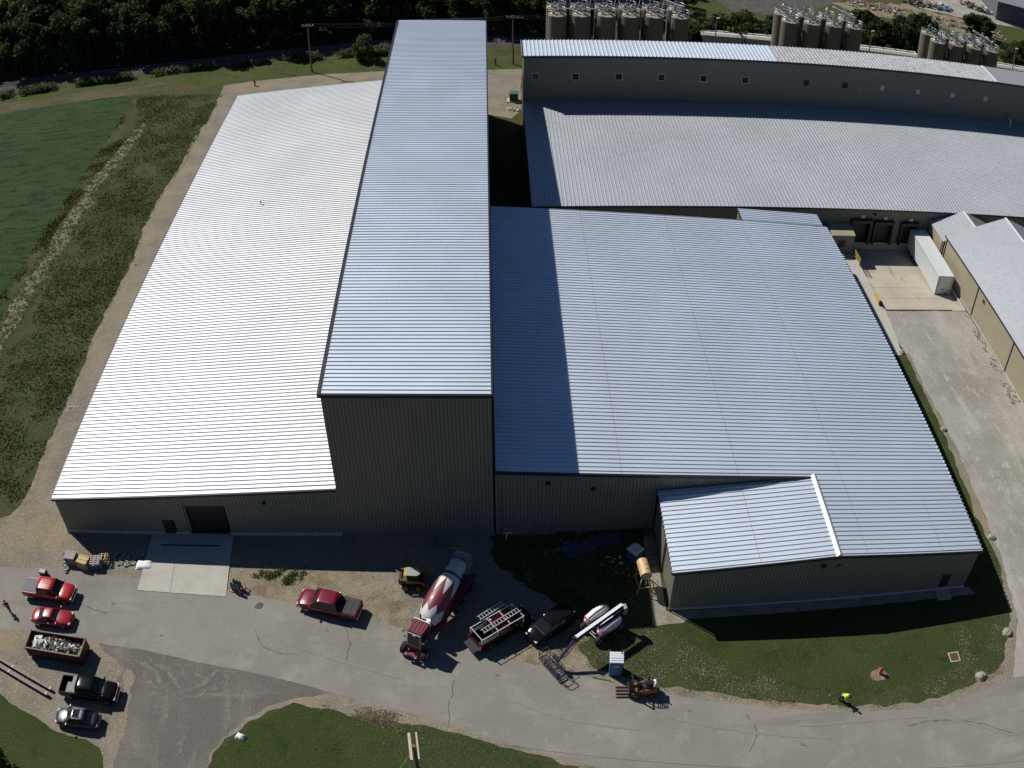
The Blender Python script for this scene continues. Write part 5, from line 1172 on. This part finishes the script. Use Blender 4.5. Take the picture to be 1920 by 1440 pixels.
for k, dz, dy in ((0, .1, 1.0), (1, .1, -1.0), (2, .1, .3)):
    o = wire(u1+Vector((0, dy*0+0, -.2))+Vector((.0, dy, 0)), u2+Vector((0, dy, -.2)), 1.0, .02).build('power_line', WIRE, None); tag(o, 'thin overhead wire running between the two back utility poles', 'wire', 'overhead wires')
    o = wire(u2+Vector((0, dy, -.2)), u2+Vector((60, 6+dy, 1)), 1.5, .02).build('power_line', WIRE, None); tag(o, 'thin overhead wire leaving the back utility pole to the right', 'wire', 'overhead wires to the right')
# near pole at the bottom edge, seen from above
NP = G(776, 1399, 10.0)
t = thing('utility_pole', 'near utility pole seen from above with two pale crossarms at the bottom edge', 'utility pole', (NP.x, NP.y, 0), radians(-83))
MB().cyl((0, 0, 0), (0, 0, 10.05), .2, .13, n=14).build('pole', POLEW, t)
for x, w in ((.26*-1, .2), (.26, .12)): MB().box((0, x*1.0, 10.0), (2.25, w, .14)).build('crossarm', M('bleached_wood', (.5, .42, .32), .85, var=.15, scale=5), t)
for x in (-1.0, 0, 1.0): MB().cyl((x, .32, 10.05), (x, .85, 10.0), .07, n=8).build('insulator', CHROME, t)
fx = Vector((cos(radians(-83)), sin(radians(-83)), 0)); fy = Vector((-fx.y, fx.x, 0))
for x in (-1.0, 0, 1.0):
    a = NP+fx*x+fy*.8; o = wire(a, a+Vector((60, -9, -.5)), 1.2, .014).build('power_line', WIRE, None); tag(o, 'overhead wire leaving the near crossarms toward the right', 'wire', 'wires of the near pole')
a = NP; o = wire(a+Vector((-.2, -.3, -.4)), G(742, 1452, 4), 0, .02, 2).build('guy_wire', ALU, None); tag(o, 'taut guy wire slanting down left from the near pole', 'wire')

# railway
rp_ = [(-140, 185), (0, 163), (130, 148), (250, 134), (380, 120), (480, 108), (590, 97), (700, 85), (800, 82), (930, 79), (1100, 80), (1300, 90), (1500, 103), (1700, 120), (2000, 150)]
cl = [G(*q) for q in rp_]
def off(pts, d):
    out = []
    for i, p in enumerate(pts):
        a, b = pts[max(0, i-1)], pts[min(len(pts)-1, i+1)]; t_ = (b-a).normalized(); out.append(p+Vector((-t_.y, t_.x, 0))*d)
    return out
m = MB(); A1, A2, B1, B2_ = off(cl, 2.9), off(cl, 1.6), off(cl, -1.6), off(cl, -2.9)
for i in range(len(cl)-1):
    for P, Q, z0, z1 in ((A1, A2, 0.02, .4), (A2, B1, .4, .4), (B1, B2_, .4, .02)):
        m.add([(P[i].x, P[i].y, z0), (P[i+1].x, P[i+1].y, z0), (Q[i+1].x, Q[i+1].y, z1), (Q[i].x, Q[i].y, z1)], [(3, 2, 1, 0)])
o = m.build('railway_ballast', BALLAST, None, fixn=True); struct(o)
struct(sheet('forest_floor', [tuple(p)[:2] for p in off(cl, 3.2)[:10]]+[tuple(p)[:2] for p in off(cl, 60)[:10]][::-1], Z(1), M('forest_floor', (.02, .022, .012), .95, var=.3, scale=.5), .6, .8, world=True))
RT = thing('railway_track', 'railway track running along the edge of the dark wood', 'railway', tuple(cl[6]))
for s in (.72, -.72):
    pts = [p-cl[6]+Vector((0, 0, .6)) for p in off(cl, s)]; MB().tube(pts, .05, 4).build('rail', M('rail_steel', (.3, .28, .27), .4, .7), RT)
m = MB(); 
for i in range(len(cl)-1):
    a, b = cl[i], cl[i+1]; n = int((b-a).length/.9); tt = (b-a).normalized()
    for k in range(n):
        c = a.lerp(b, k/n)-cl[6]; m.box((c.x, c.y, .46), (.25, 2.5, .16), rz=atan2(tt.y, tt.x))
o = m.build('sleepers', M('sleeper_dark', (.035, .03, .027), .9), RT, fixn=False); o['kind'] = 'stuff'

# hopper railcars (white tops show over the far roof)
def railcar():
    t = thing('hopper_car', 'rail', 'rail car', (0, 0, 0), 0, 'white hopper rail cars on the far track')
    GR = M('railcar_grey', (.32, .33, .35), .6, var=.1, scale=1); 
    MB().hexa([(-7, -1.2, 1.2), (7, -1.2, 1.2), (7, 1.2, 1.2), (-7, 1.2, 1.2), (-8, -1.5, 3.9), (8, -1.5, 3.9), (8, 1.5, 3.9), (-8, 1.5, 3.9)]).build('hopper', GR, t, bevel=.1)
    MB().hexa([(-8, -1.5, 3.9), (8, -1.5, 3.9), (8, 1.5, 3.9), (-8, 1.5, 3.9), (-8, -.9, 4.4), (8, -.9, 4.4), (8, .9, 4.4), (-8, .9, 4.4)]).build('roof', M('railcar_white', (.6, .6, .55), .6, var=.08, scale=1), t, bevel=.05)
    m = MB()
    for x in (-6, -3, 0, 3, 6): m.cyl((x, 0, 4.4), (x, 0, 4.55), .4, n=12)
    m.box((0, 0, 4.47), (15, .5, .05)); m.build('hatch_walk', STEEL, t)
    for x in (-5.5, 5.5): MB().box((x, 0, .9), (2.2, 2.2, .5)).cyl((x-.9, -.8, .75), (x-.9, .8, .75), .42, n=12).cyl((x+.9, -.8, .75), (x+.9, .8, .75), .42, n=12).build('bogie', BLACKP, t)
    return t
rc = railcar(); cars = [(1385, 63, 'white-topped hopper car left of the middle silos'), (1655, 91, 'white-topped hopper car between the two right silo groups'), (1700, 108, 'short visible hopper car just left of the last silo group'), (1905, 124, 'white-topped hopper car at the right edge behind the far roof')]
pos = []
for px, py, lab in cars: p = G(px, py, 4.4); pos.append((p, lab))
for i, (p, lab) in enumerate(pos):
    if i == 2: continue
    rz = radians((-6, -4, 0, -2)[i])
    if i == 0: rc.location = (p.x, p.y, 0); rc.rotation_euler = (0, 0, rz); rc['label'] = lab
    else: clone(rc, (p.x, p.y, 0), rz, lab)

# silos
SIL = M('silo_tan', (.15, .132, .102), .6, var=.06, scale=.6); SILT = M('silo_top', (.3, .28, .22), .6, var=.15, scale=2)
def silo(H=13.0, R=1.72):
    t = thing('silo', 'x', 'silo', (0, 0, 0), 0)
    MB().cyl((0, 0, 0), (0, 0, H), R, n=32, caps=False).build('shell', SIL, t, smooth=True)
    MB().lathe([(R, H), (R*.5, H+.28), (.2, H+.4)], 28).build('roof', SILT, t)
    m = MB(); N = 14; ring = [(R*.96*cos(2*pi*k/N), R*.96*sin(2*pi*k/N)) for k in range(N+1)]
    for z in (.55, 1.05): m.tube([(x, y, H+z) for x, y in ring], .035, 4)
    for x, y in ring[:-1]: m.cyl((x, y, H), (x, y, H+1.05), .03, n=4)
    m.build('railing', ALUD, t)
    MB().cyl((.7, -.5, H), (.7, -.5, H+.6), .28, n=10).build('vent_cap', ALUD, t); MB().cyl((-.7, -.6, H+.1), (-.7, -.6, H+.9), .22, n=10).build('vent_cap', ALUD, t); MB().cyl((.1, .6, H+.2), (.1, .6, H+.7), .25, n=10).box((-.0, .5, H+.6), (.5, .4, .4)).build('filter_box', ALUD, t)
    m = MB().tube([(-.2, 0, H+.3), (-.2, 0, H+1.5), (.1, .3, H+2.0), (.6, .5, H+1.9), (.8, .6, H+.3)], .09, 6); m.build('fill_pipe', ALUD, t)
    return t
s0 = silo(); used = [0]
def place_silo(x, y, dz, label, group):
    if not used[0]: o = s0; used[0] = 1; o.location = (x, y, dz); o['label'] = label; o['group'] = group; return o
    return clone(s0, (x, y, dz), random.uniform(-.4, .4), label, group)
fx_ = []
for i, px in enumerate((1045, 1090, 1137, 1182, 1226, 1273)):
    p = G(px, 26, 13.0); place_silo(p.x, 112.6, 0, 'front row silo %s of the left group behind the far warehouse' % ('leftmost', 'second from left', 'third from left', 'fourth from left', 'fifth from left', 'rightmost')[i], 'left silo group'); fx_.append(p.x)
for i, x in enumerate(fx_): place_silo(x-.1, 117.0, 0, 'back row silo %s of the left group behind the far warehouse' % ('leftmost', 'second from left', 'third from left', 'fourth from left', 'fifth from left', 'rightmost')[i], 'left silo group')
def group2(pxs, z, gname, ydrop):
    xs = []
    for i, (x, y) in enumerate(pxs):
        p = G(x, y, z); xs.append(p)
        place_silo(p.x, 112.4-ydrop*i, z-13.0, 'front row silo %s of the %s' % (('leftmost', 'second from left', 'third from left', 'rightmost')[i], gname), gname)
    for i, p in enumerate(xs): place_silo(p.x-.3, 116.8-ydrop*i, z-13.0, 'back row silo %s of the %s' % (('leftmost', 'second from left', 'third from left', 'rightmost')[i], gname), gname)
    return xs
g2 = group2(((1478, 35), (1519, 38), (1560, 42), (1600, 49)), 13.4, 'middle silo group', .15)
g3 = group2(((1757, 75), (1793, 82), (1828, 89), (1862, 96)), 12.2, 'right silo group', .3)
CW = 0
for nm, lab, x0, x1, y, z in (('catwalk', 'steel catwalk with slanting pipes along the tops of the left silos', fx_[0], fx_[-1], 114.8, 13.4), ('catwalk', 'steel catwalk with slanting pipes along the tops of the middle silos', g2[0].x, g2[-1].x, 114.2, 13.8), ('catwalk', 'steel catwalk with slanting pipes along the tops of the right silos', g3[0].x, g3[-1].x, 113.6, 12.6)):
    t = thing(nm, lab, 'catwalk', ((x0+x1)/2, y, z), -.03 if x0 > 50 else 0, 'silo catwalks'); L = (x1-x0)/2
    MB().box((0, 0, 0), (2*L, .8, .08)).build('deck', STEEL, t)
    m = MB()
    for s in (1, -1):
        for zz in (.5, 1.0): m.bar((-L, s*.4, zz), (L, s*.4, zz), .04)
        k = -L
        while k <= L: m.bar((k, s*.4, 0), (k, s*.4, 1.0), .04); k += 1.5
    m.build('handrail', ALUD, t)
    n = 4 if L < 9 else 5
    for k in range(n):
        xx = -L+2*L*(k+.3)/n; MB().tube([(xx, -.2, .2), (xx+.5, .3, 2.4), (xx+1.6, .2, .6)], .07, 6).build('pipe', ALU, t)
    MB().bar((L-4.0, .2, 2.6), (L+.6, -.6, .9), .35, .3).build('slanting_conveyor', STEELW, t)
    for k in range(3): MB().bar((-L+2*L*(k+1)/(4 if n == 4 else 6)*1.0+.0, -1.2, -1.0), (-L+2*L*(k+1)/(4 if n == 4 else 6)-.3, -1.2, -4.0), .12).build('drop_ladder', GREYWOOD, t)

# far yard building and things
p = G(1862, 12, 6.0); t = thing('far_shed', 'big grey metal shed at the top right corner of the view', 'building', (p.x, p.y, 0), radians(-14))
a = Matrix.Rotation(radians(14), 4, 'Z') @ (G(1867, 36, 0)-p)
x0, y0 = a.x, a.y
MB().b2((x0, y0, 0), (x0+50, y0+40, 5.6)).build('wall', M('slate_siding', (.1, .11, .13), .6), t)
MB().hexa([(x0-.3, y0-.3, 5.6), (x0+50, y0-.3, 5.6), (x0+50, y0+20, 8), (x0-.3, y0+20, 8), (x0-.3, y0-.3, 5.75), (x0+50, y0-.3, 5.75), (x0+50, y0+20, 8.15), (x0-.3, y0+20, 8.15)]).build('roof', ROOFGR, t)
for lab, px, py, mts, nn in (('pile of dark machinery scrap in the far yard', 1712, 6, [jc[3], jc[5], jc[6]], 70), ('pile of blue and white drums in the far yard', 1762, 14, [M('drum_blue', (.03, .12, .35), .5), jc[0], jc[5]], 50), ('pile of pale timber in the far yard', 1742, 12, [jc[2], jc[6], jc[3]], 50), ('rubble and teal sheeting beside the far grey shed', 1840, 20, [M('teal_sheet', (.25, .42, .38), .6), jc[0], jc[6]], 80), ('heap of brown timber beside the far grey shed', 1818, 12, [jc[6], jc[1], jc[5]], 80)):
    p = G(px, py); heap('scrap_pile', lab, 'scrap', (p.x, p.y, 0), -.6, mts, nn, 3.2, 1.8, 1.4, .4, 1.6)
p = G(1716, 6); heap('rubble_bank', 'long bank of pale rubble below the far yard', 'rubble', (G(1740, 34).x, G(1740, 34).y, 0), -.28, [M('stone_buff', (.4, .33, .25), .9), jc[6], M('stone_mid', (.22, .21, .2), .85)], 600, 22, 3.6, .7, .3, 1.2)

# ================================================================== VEGETATION
def leafmat(name, c0, c1, c2):
    m = bpy.data.materials.new(name); m.use_nodes = True; nt = m.node_tree; b = nt.nodes["Principled BSDF"]; b.inputs['Roughness'].default_value = .7; b.inputs['Specular IOR Level'].default_value = .2
    g = nt.nodes.new("ShaderNodeNewGeometry"); n = nt.nodes.new("ShaderNodeTexNoise"); n.inputs['Scale'].default_value = .45; n.inputs['Detail'].default_value = 5; nt.links.new(g.outputs['Position'], n.inputs['Vector'])
    ad = nt.nodes.new("ShaderNodeMath"); ad.operation = 'MULTIPLY_ADD'; ad.inputs[1].default_value = .35; nt.links.new(g.outputs['Random Per Island'], ad.inputs[0]); nt.links.new(n.outputs['Fac'], ad.inputs[2])
    r = nt.nodes.new("ShaderNodeValToRGB"); e = r.color_ramp.elements; e[0].position = .42; e[0].color = (*c0, 1); e[1].position = .9; e[1].color = (*c2, 1); x = e.new(.66); x.color = (*c1, 1)
    nt.links.new(ad.outputs[0], r.inputs[0]); nt.links.new(r.outputs[0], b.inputs['Base Color'])
    tr = nt.nodes.new("ShaderNodeBsdfTranslucent"); nt.links.new(r.outputs[0], tr.inputs['Color']); mxs = nt.nodes.new("ShaderNodeMixShader"); mxs.inputs[0].default_value = .4
    nt.links.new(b.outputs[0], mxs.inputs[1]); nt.links.new(tr.outputs[0], mxs.inputs[2]); nt.links.new(mxs.outputs[0], nt.nodes['Material Output'].inputs['Surface']); MATS[name] = m; return m
LF = leafmat('dark_leaves', (.012, .024, .008), (.03, .052, .016), (.1, .14, .045))
LFY = leafmat('yellow_green_leaves', (.03, .045, .012), (.06, .08, .02), (.12, .13, .04))
LFB = leafmat('weed_leaves', (.06, .085, .03), (.11, .135, .05), (.2, .2, .1))
LFG = leafmat('fresh_leaves', (.03, .055, .015), (.06, .095, .028), (.12, .16, .05))
LFP = leafmat('pale_brush', (.04, .055, .02), (.09, .11, .045), (.2, .22, .1))
STRAW = leafmat('straw', (.18, .15, .09), (.32, .27, .18), (.48, .42, .32))
BARK = M('bark', (.06, .045, .035), .9)
def leafquad(m, c, s, rnd):
    ax = Vector((rnd.gauss(0, 1), rnd.gauss(0, 1), rnd.gauss(0, 1)+.6)).normalized(); u = ax.orthogonal().normalized(); v = ax.cross(u); a = rnd.uniform(0, 6.28)
    u, v = u*cos(a)+v*sin(a), v*cos(a)-u*sin(a); u *= s; v *= s*rnd.uniform(.5, .9)
    o = len(m.v); m.v += [c-u-v*.3, c+v, c+u-v*.2, c-v*.9]; m.f.append((o, o+1, o+2, o+3))
def crown_mb(H, R, n, s, seed, base=.25):
    rnd = random.Random(seed); m = MB(); lobes = []
    for k in range(11):
        a = rnd.uniform(0, 6.28); h = rnd.uniform(base+.1, .9); rr = R*(.15+.6*sqrt(rnd.random()))*(1-.55*max(0, h-.5)*2)
        lobes.append((Vector((rr*cos(a), rr*sin(a), H*h)), R*rnd.uniform(.3, .52)))
    for k in range(n):
        c, r = rnd.choice(lobes); d = Vector((rnd.gauss(0, 1), rnd.gauss(0, 1), rnd.gauss(0, .8))).normalized()*r*(rnd.random()**.35)
        leafquad(m, c+d, s*rnd.uniform(.6, 1.3), rnd)
    return m
def trunk_mb(H, R, seed, base=.25):
    rnd = random.Random(seed); m = MB().cyl((0, 0, 0), (.1, .1, H*.55), .22*H/12, .1*H/12, n=8)
    for k in range(6):
        a = rnd.uniform(0, 6.28); z = H*rnd.uniform(base, .5); m.cyl((0, 0, z), (R*.6*cos(a), R*.6*sin(a), z+H*.25), .09*H/12, .03, n=5)
    return m
protos = []
def tree_proto(H, R, n, s, seed, mat, base=.2):
    cm = crown_mb(H, R, n, s, seed, base); tm = trunk_mb(H, R, seed, base)
    def mk(mb, name, mt):
        me = bpy.data.meshes.new(name); me.from_pydata([tuple(v) for v in mb.v], [], mb.f); me.materials.append(mt); return me
    return mk(cm, 'crown', mat), mk(tm, 'trunk', BARK)
TP = [tree_proto(13, 4.6, 2600, .42, 1, LF), tree_proto(11, 4.2, 2400, .4, 2, LF), tree_proto(14, 5.0, 2800, .45, 3, LF), tree_proto(10, 3.8, 2200, .38, 4, LFY, .1), tree_proto(5.5, 2.8, 1500, .27, 5, LFY, .02), tree_proto(4.5, 2.4, 1300, .25, 6, LF, .02)]
def tree(k, x, y, sc, label, group, name='tree', cat='tree'):
    t = thing(name, label, cat, (x, y, 0), random.uniform(0, 6.28), group); t.scale = (sc*random.uniform(.9, 1.1), sc*random.uniform(.9, 1.1), sc)
    for nm, me in (('crown', TP[k][0]), ('trunk', TP[k][1])):
        o = bpy.data.objects.new(nm, me); COL.objects.link(o); o.parent = t
    return t
rnd = random.Random(11)
# the wood beyond the track: staggered rows following the railway
wl = off(cl, 8.5)
def along(pts, s):
    for a, b in zip(pts, pts[1:]):
        L = (b-a).length
        if s <= L: return a.lerp(b, s/L)
        s -= L
    return pts[-1]
for row in range(6):
    base = off(cl, 5.6+row*6.8); s = rnd.uniform(0, 4)
    while True:
        p = along(base, s); s += rnd.uniform(5.2, 7.4)
        if p.x > 15+ (0 if row < 5 else 3) or (p-base[-1]).length < .1: break
        if p.x < -185: continue
        k = rnd.choice((0, 1, 2, 0, 2, 3 if p.x < -105 else 1))
        lab = ('dark tree in the wood beyond the track', 'lighter yellow-green tree in the left part of the wood')[1 if k == 3 else 0]
        lab = lab+(' in its front row beside the track', ' in its second row', ' in its third row', ' in its fourth row', ' in its fifth row', ' in its farthest row')[row] if k != 3 else lab; tree(k, p.x+rnd.uniform(-1, 1), p.y+rnd.uniform(-1.2, 1.2), (1.05 if p.x < -40 else .85) if row == 0 else rnd.uniform(.85, 1.2), lab, 'trees of the wood beyond the track' if k != 3 else 'yellow-green trees of the wood')
# right background clumps (pixel-surveyed ground positions)
for i in range(26):
    u = i/25; p = G(1292+u*160, 92+rnd.uniform(-16, 4)); tree(rnd.choice((4, 5, 5)), p.x, p.y, rnd.uniform(.8, 1.3), 'bushy dark shrub in the hedge between the left and middle silos', 'hedge shrubs between the silo groups', 'shrub', 'shrub')
for i in range(24):
    u = i/23; p = G(1610+u*130, 98+rnd.uniform(-22, 6)+u*8); tree(rnd.choice((3, 1, 5, 1)), p.x, p.y, rnd.uniform(.5, .75) if True else 1, 'leafy tree in the clump between the middle and right silos', 'trees between the right silo groups')
for i in range(5):
    p = G(1815+i*9, 72+rnd.uniform(-8, 8)); tree(1, p.x, p.y, .55, 'small tree in the cluster below the far grey shed', 'trees below the far shed')
for i in range(10):
    p = G(1885+i*6, 112+rnd.uniform(-8, 12)); tree(4, p.x, p.y, .8, 'low shrub at the right edge beyond the last silos', 'shrubs beyond the last silos', 'shrub', 'shrub')
for i in range(30):
    p = G(1020+i*10, rnd.uniform(-8, 46) if i > 2 else 30); 
    if p.y > 132: tree(rnd.choice((4, 5, 1)), p.x, p.y, rnd.uniform(.6, 1.0), 'shrub or small tree behind the left silo group', 'growth behind the left silos', 'shrub', 'shrub')
p = G(682, 112); o = tree(4, p.x, p.y, .95, 'single light green young tree beside the track left of the tall roof', 'tree by the track'); del o['group']
for ch in o.children:
    if ch.name.startswith('crown'):
        ch.data = ch.data.copy(); ch.data.materials[0] = LFG
p = G(5, 1436); o = tree(4, p.x-.5, p.y-.6, .75, 'dark bush cut off by the bottom left corner on the corner lawn', 'x', 'shrub', 'shrub'); del o['group']

def inpoly(x, y, P):
    c = False; j = len(P)-1
    for i in range(len(P)):
        if (P[i][1] > y) != (P[j][1] > y) and x < (P[j][0]-P[i][0])*(y-P[i][1])/(P[j][1]-P[i][1])+P[i][0]: c = not c
        j = i
    return c
def scatter(name, label, cat, poly, n, h, s, mat, seed, dens=None, blades=3):
    P = [tuple(G(*q))[:2] for q in poly]; xs = [p[0] for p in P]; ys = [p[1] for p in P]; rnd = random.Random(seed); m = MB(); k = 0; tries = 0
    while k < n and tries < n*12:
        tries += 1; x, y = rnd.uniform(min(xs), max(xs)), rnd.uniform(min(ys), max(ys))
        if not inpoly(x, y, P): continue
        if dens:
            if noise.noise(Vector((x*dens, y*dens, seed)))+.25 < rnd.random()*.7: continue
        k += 1; hh = h*rnd.uniform(.4, 1.2)
        for b in range(blades): leafquad(m, Vector((x+rnd.gauss(0, s), y+rnd.gauss(0, s), hh*rnd.uniform(.3, 1))), s*rnd.uniform(.6, 1.4), rnd)
    me = bpy.data.meshes.new(name); me.from_pydata([tuple(v) for v in m.v], [], m.f); me.materials.append(mat); o = bpy.data.objects.new(name, me); COL.objects.link(o)
    return tag(o, label, cat, None, 'stuff')
scatter('weeds', 'dense dark weeds covering the slope left of the gravel path', 'weeds', [(253, 181), (420, 178), (370, 255), (290, 385), (243, 495), (170, 640), (128, 745), (75, 860), (45, 935), (-60, 975), (-60, 720), (35, 640), (110, 500), (180, 385), (255, 275), (285, 235), (260, 225)], 15000, .26, .11, LFB, 3, .2, 2)
scatter('bright_weeds', 'patches of yellow-green weeds on the slope', 'weeds', [(253, 181), (420, 178), (370, 255), (290, 385), (170, 640), (75, 860), (20, 935), (-60, 900), (35, 650), (110, 500), (255, 275), (262, 225)], 4500, .4, .12, LFY, 5, .08, 2)
scatter('field_edge_weeds', 'yellowing weeds between the crop field and bare strip', 'weeds', [(247, 193), (262, 225), (205, 300), (160, 360), (110, 420), (80, 475), (40, 520), (0, 600), (-60, 660), (-60, 600), (0, 555), (50, 490), (83, 430), (133, 362), (167, 312), (217, 237)], 3600, .3, .12, LFY, 6, .2, 2)
scatter('track_side_brush', 'pale green brush growing along the near side of the track', 'brush', [(0, 180), (130, 158), (250, 143), (330, 130), (440, 117), (560, 108), (700, 98), (735, 95), (735, 104), (640, 108), (560, 117), (440, 126), (330, 138), (250, 150), (130, 165), (0, 188)], 5200, 1.4, .2, LFP, 8, .16)
scatter('strip_weeds', 'thin weeds growing over the bare soil strip', 'weeds', [(266, 225), (285, 235), (226, 315), (155, 425), (60, 575), (0, 665), (0, 610), (45, 525), (110, 420), (190, 305)], 1500, .3, .13, LFB, 14, None, 2)
scatter('green_weeds', 'green weeds growing at the shadow edge beside the ramp', 'weeds', [(478, 1075), (500, 1066), (545, 1064), (575, 1072), (568, 1085), (560, 1098), (520, 1095), (490, 1090), (468, 1080)], 700, .22, .06, LFG, 10, 1.1, 3)
scatter('scrub', 'thin dark weeds in the shade between the wings and the vehicles', 'weeds', [(930, 1010), (1225, 992), (1230, 1100), (1170, 1150), (1040, 1130), (960, 1060)], 1500, .25, .1, LFB, 12, .3)
for nm, lab, poly, n, sd in (('straw_litter', 'pale straw scattered over the right lawn', [(1100, 1250), (1125, 1195), (1240, 1165), (1330, 1230), (1560, 1300), (1690, 1325), (1570, 1330), (1350, 1310), (1184, 1284)], 5200, 21), ('straw_litter', 'pale straw around the corner of the right lawn by the boulders', [(1780, 1165), (1880, 1170), (1885, 1260), (1800, 1300), (1690, 1320), (1700, 1290), (1800, 1250)], 2000, 22), ('straw_litter', 'straw and sticks beside the boom lift basket', [(1060, 1180), (1100, 1190), (1120, 1235), (1100, 1262), (1050, 1240), (1050, 1200)], 700, 23), ('straw_litter', 'straw on the near grass strip left of the near pole', [(600, 1322), (690, 1325), (790, 1348), (790, 1372), (740, 1372), (690, 1355)], 1400, 24)):
    scatter(nm, lab, 'straw', poly, int(n*1.7), .03, .07, STRAW, sd, .5, 1)
scatter('yard_weeds', 'dark weed tufts along the foot of the tan warehouse wall', 'weeds', [(1812, 588), (1872, 684), (1916, 762), (1900, 762), (1860, 690), (1806, 590)], 130, .2, .08, LFB, 31, .5, 3)

# ------------------------------------------------------------------ surface wear: cracks, stains, tyre dust, loose stones
DUST = groundmat("tyre_dust", [((.2, .182, .155),), ((.135, .125, .115), 1.3, .42, .54), ((.25, .23, .19), 3, .58, .7)], bump=.6)
STAIN = M("asphalt_stain", (.085, .078, .07), .9, var=.2, scale=1.5)
CRK = M("crack_dark", (.12, .115, .105), .95)
RZ = [0.0]
def ribbon(name, pts, w, z, mat, jit=.1, world=False):
    P = [Vector((*tuple(G(*q))[:2], 0)) for q in pts]; RZ[0] += .0007; z += RZ[0]
    if len(P) > 2:
        Q = []
        for i in range(len(P)-1):
            a, b, c, d = P[max(0, i-1)], P[i], P[i+1], P[min(len(P)-1, i+2)]
            for k in range(6):
                t = k/6; Q.append(.5*((2*b)+(c-a)*t+(2*a-5*b+4*c-d)*t*t+(3*b-a-3*c+d)*t**3))
        P = Q+[P[-1]]
    Q = []
    for a, b in zip(P, P[1:]):
        n = max(1, int((b-a).length/.25))
        for k in range(n): Q.append(a.lerp(b, k/n))
    Q.append(P[-1]); m = MB(); prev = None
    for i, p in enumerate(Q):
        t = (Q[min(i+1, len(Q)-1)]-Q[max(i-1, 0)]).normalized(); n = Vector((-t.y, t.x, 0))
        ww = w*(.25+.75*min(1, i/6, (len(Q)-1-i)/6)); o = n*fbm(p.x, p.y, .9)*jit
        m.v += [p+n*(ww/2+abs(fbm(p.x*2, p.y*2, 1))*jit*.5)+o+Vector((0, 0, z)), p-n*(ww/2+abs(fbm(p.y*2, p.x*2, 1))*jit*.5)+o+Vector((0, 0, z))]
        k = len(m.v)
        if prev is not None: m.f.append((prev, prev+1, k-1, k-2))
        prev = k-2
    return struct(m.build(name, mat, None, fixn=False))
for pts in ([(255, 1235), (290, 1262), (310, 1300), (318, 1345)], [(275, 1232), (318, 1258), (338, 1290)], [(330, 1245), (365, 1258), (395, 1275)], [(355, 1250), (330, 1275), (300, 1290)], [(410, 1255), (380, 1280), (340, 1300)], [(424, 1258), (425, 1285), (422, 1312)], [(232, 1235), (228, 1270), (222, 1310)], [(345, 1370), (338, 1400), (330, 1430)], [(262, 1240), (282, 1285), (292, 1330)], [(440, 1262), (405, 1290), (360, 1312)]):
    ribbon('tyre_dust_track', pts, .4, .012, DUST, .35)
for pts in ([(640, 1163), (655, 1200), (650, 1240)], [(850, 1275), (845, 1320), (842, 1365)], [(1400, 1340), (1420, 1375), (1405, 1410)], [(310, 1095), (345, 1085), (420, 1112)], [(1700, 1360), (1800, 1350), (1900, 1375)], [(480, 1180), (500, 1215), (560, 1230)], [(60, 1090), (110, 1120), (200, 1150)]):
    ribbon('asphalt_crack', pts, .02, .0145, CRK, .25)
for pts in ([(845, 1276), (843, 1340)],):
    ribbon('chalk_line', pts, .02, .0148, M('chalk', (.42, .4, .37), .9), .02)
for pts in ([(479, 1141), (486, 1137), (494, 1134)], [(753, 1183), (761, 1181)]): ribbon('asphalt_stain', pts, .7, .0146, STAIN, .3)
for pts in ([(1500, 1362), (1620, 1352), (1760, 1345), (1900, 1380)], [(1250, 1345), (1400, 1372), (1560, 1385)], [(900, 1290), (1050, 1345), (1200, 1370)], [(520, 1200), (640, 1240), (760, 1275)]):
    ribbon('tyre_mark', pts, .22, .0143, M('faint_rubber', (.215, .204, .185), .9, var=.06, scale=.8), .06)
for pts in ([(300, 1190), (306, 1192)], [(930, 1262), (938, 1264)], [(1290, 1330), (1297, 1331)], [(610, 1182), (616, 1184)], [(1500, 1395), (1512, 1395)], [(210, 1130), (216, 1131)]): ribbon('asphalt_stain', pts, .35, .0146, M('faint_stain', (.15, .14, .125), .95), .3)
PEB = M("pebble_pale", (.45, .43, .38), .9)
scatter('loose_stones', 'pale grit scattered over the asphalt drive', 'grit', [(0, 1070), (280, 1095), (480, 1125), (760, 1190), (1000, 1255), (1230, 1300), (1560, 1340), (1850, 1300), (1900, 1440), (1200, 1430), (880, 1365), (480, 1255), (160, 1198), (0, 1178)], 900, .02, .028, PEB, 41, None, 1)
scatter('loose_stones', 'pale stones scattered over the service yard', 'grit', [(1660, 590), (1805, 590), (1870, 690), (1915, 770), (1900, 1000), (1860, 990), (1790, 840), (1710, 670)], 900, .02, .06, PEB, 42, .3, 1)
scatter('loose_stones', 'loose stones over the gravel beside the beams and dumpster', 'grit', [(0, 1185), (150, 1205), (230, 1240), (240, 1340), (200, 1400), (110, 1365), (20, 1315), (0, 1295)], 1200, .03, .04, PEB, 43, None, 1)
scatter('loose_stones', 'loose stones over the gravel at the front left corner', 'grit', [(0, 990), (60, 930), (110, 960), (130, 1000), (280, 1080), (150, 1068), (0, 1060)], 1200, .03, .04, PEB, 44, None, 1)
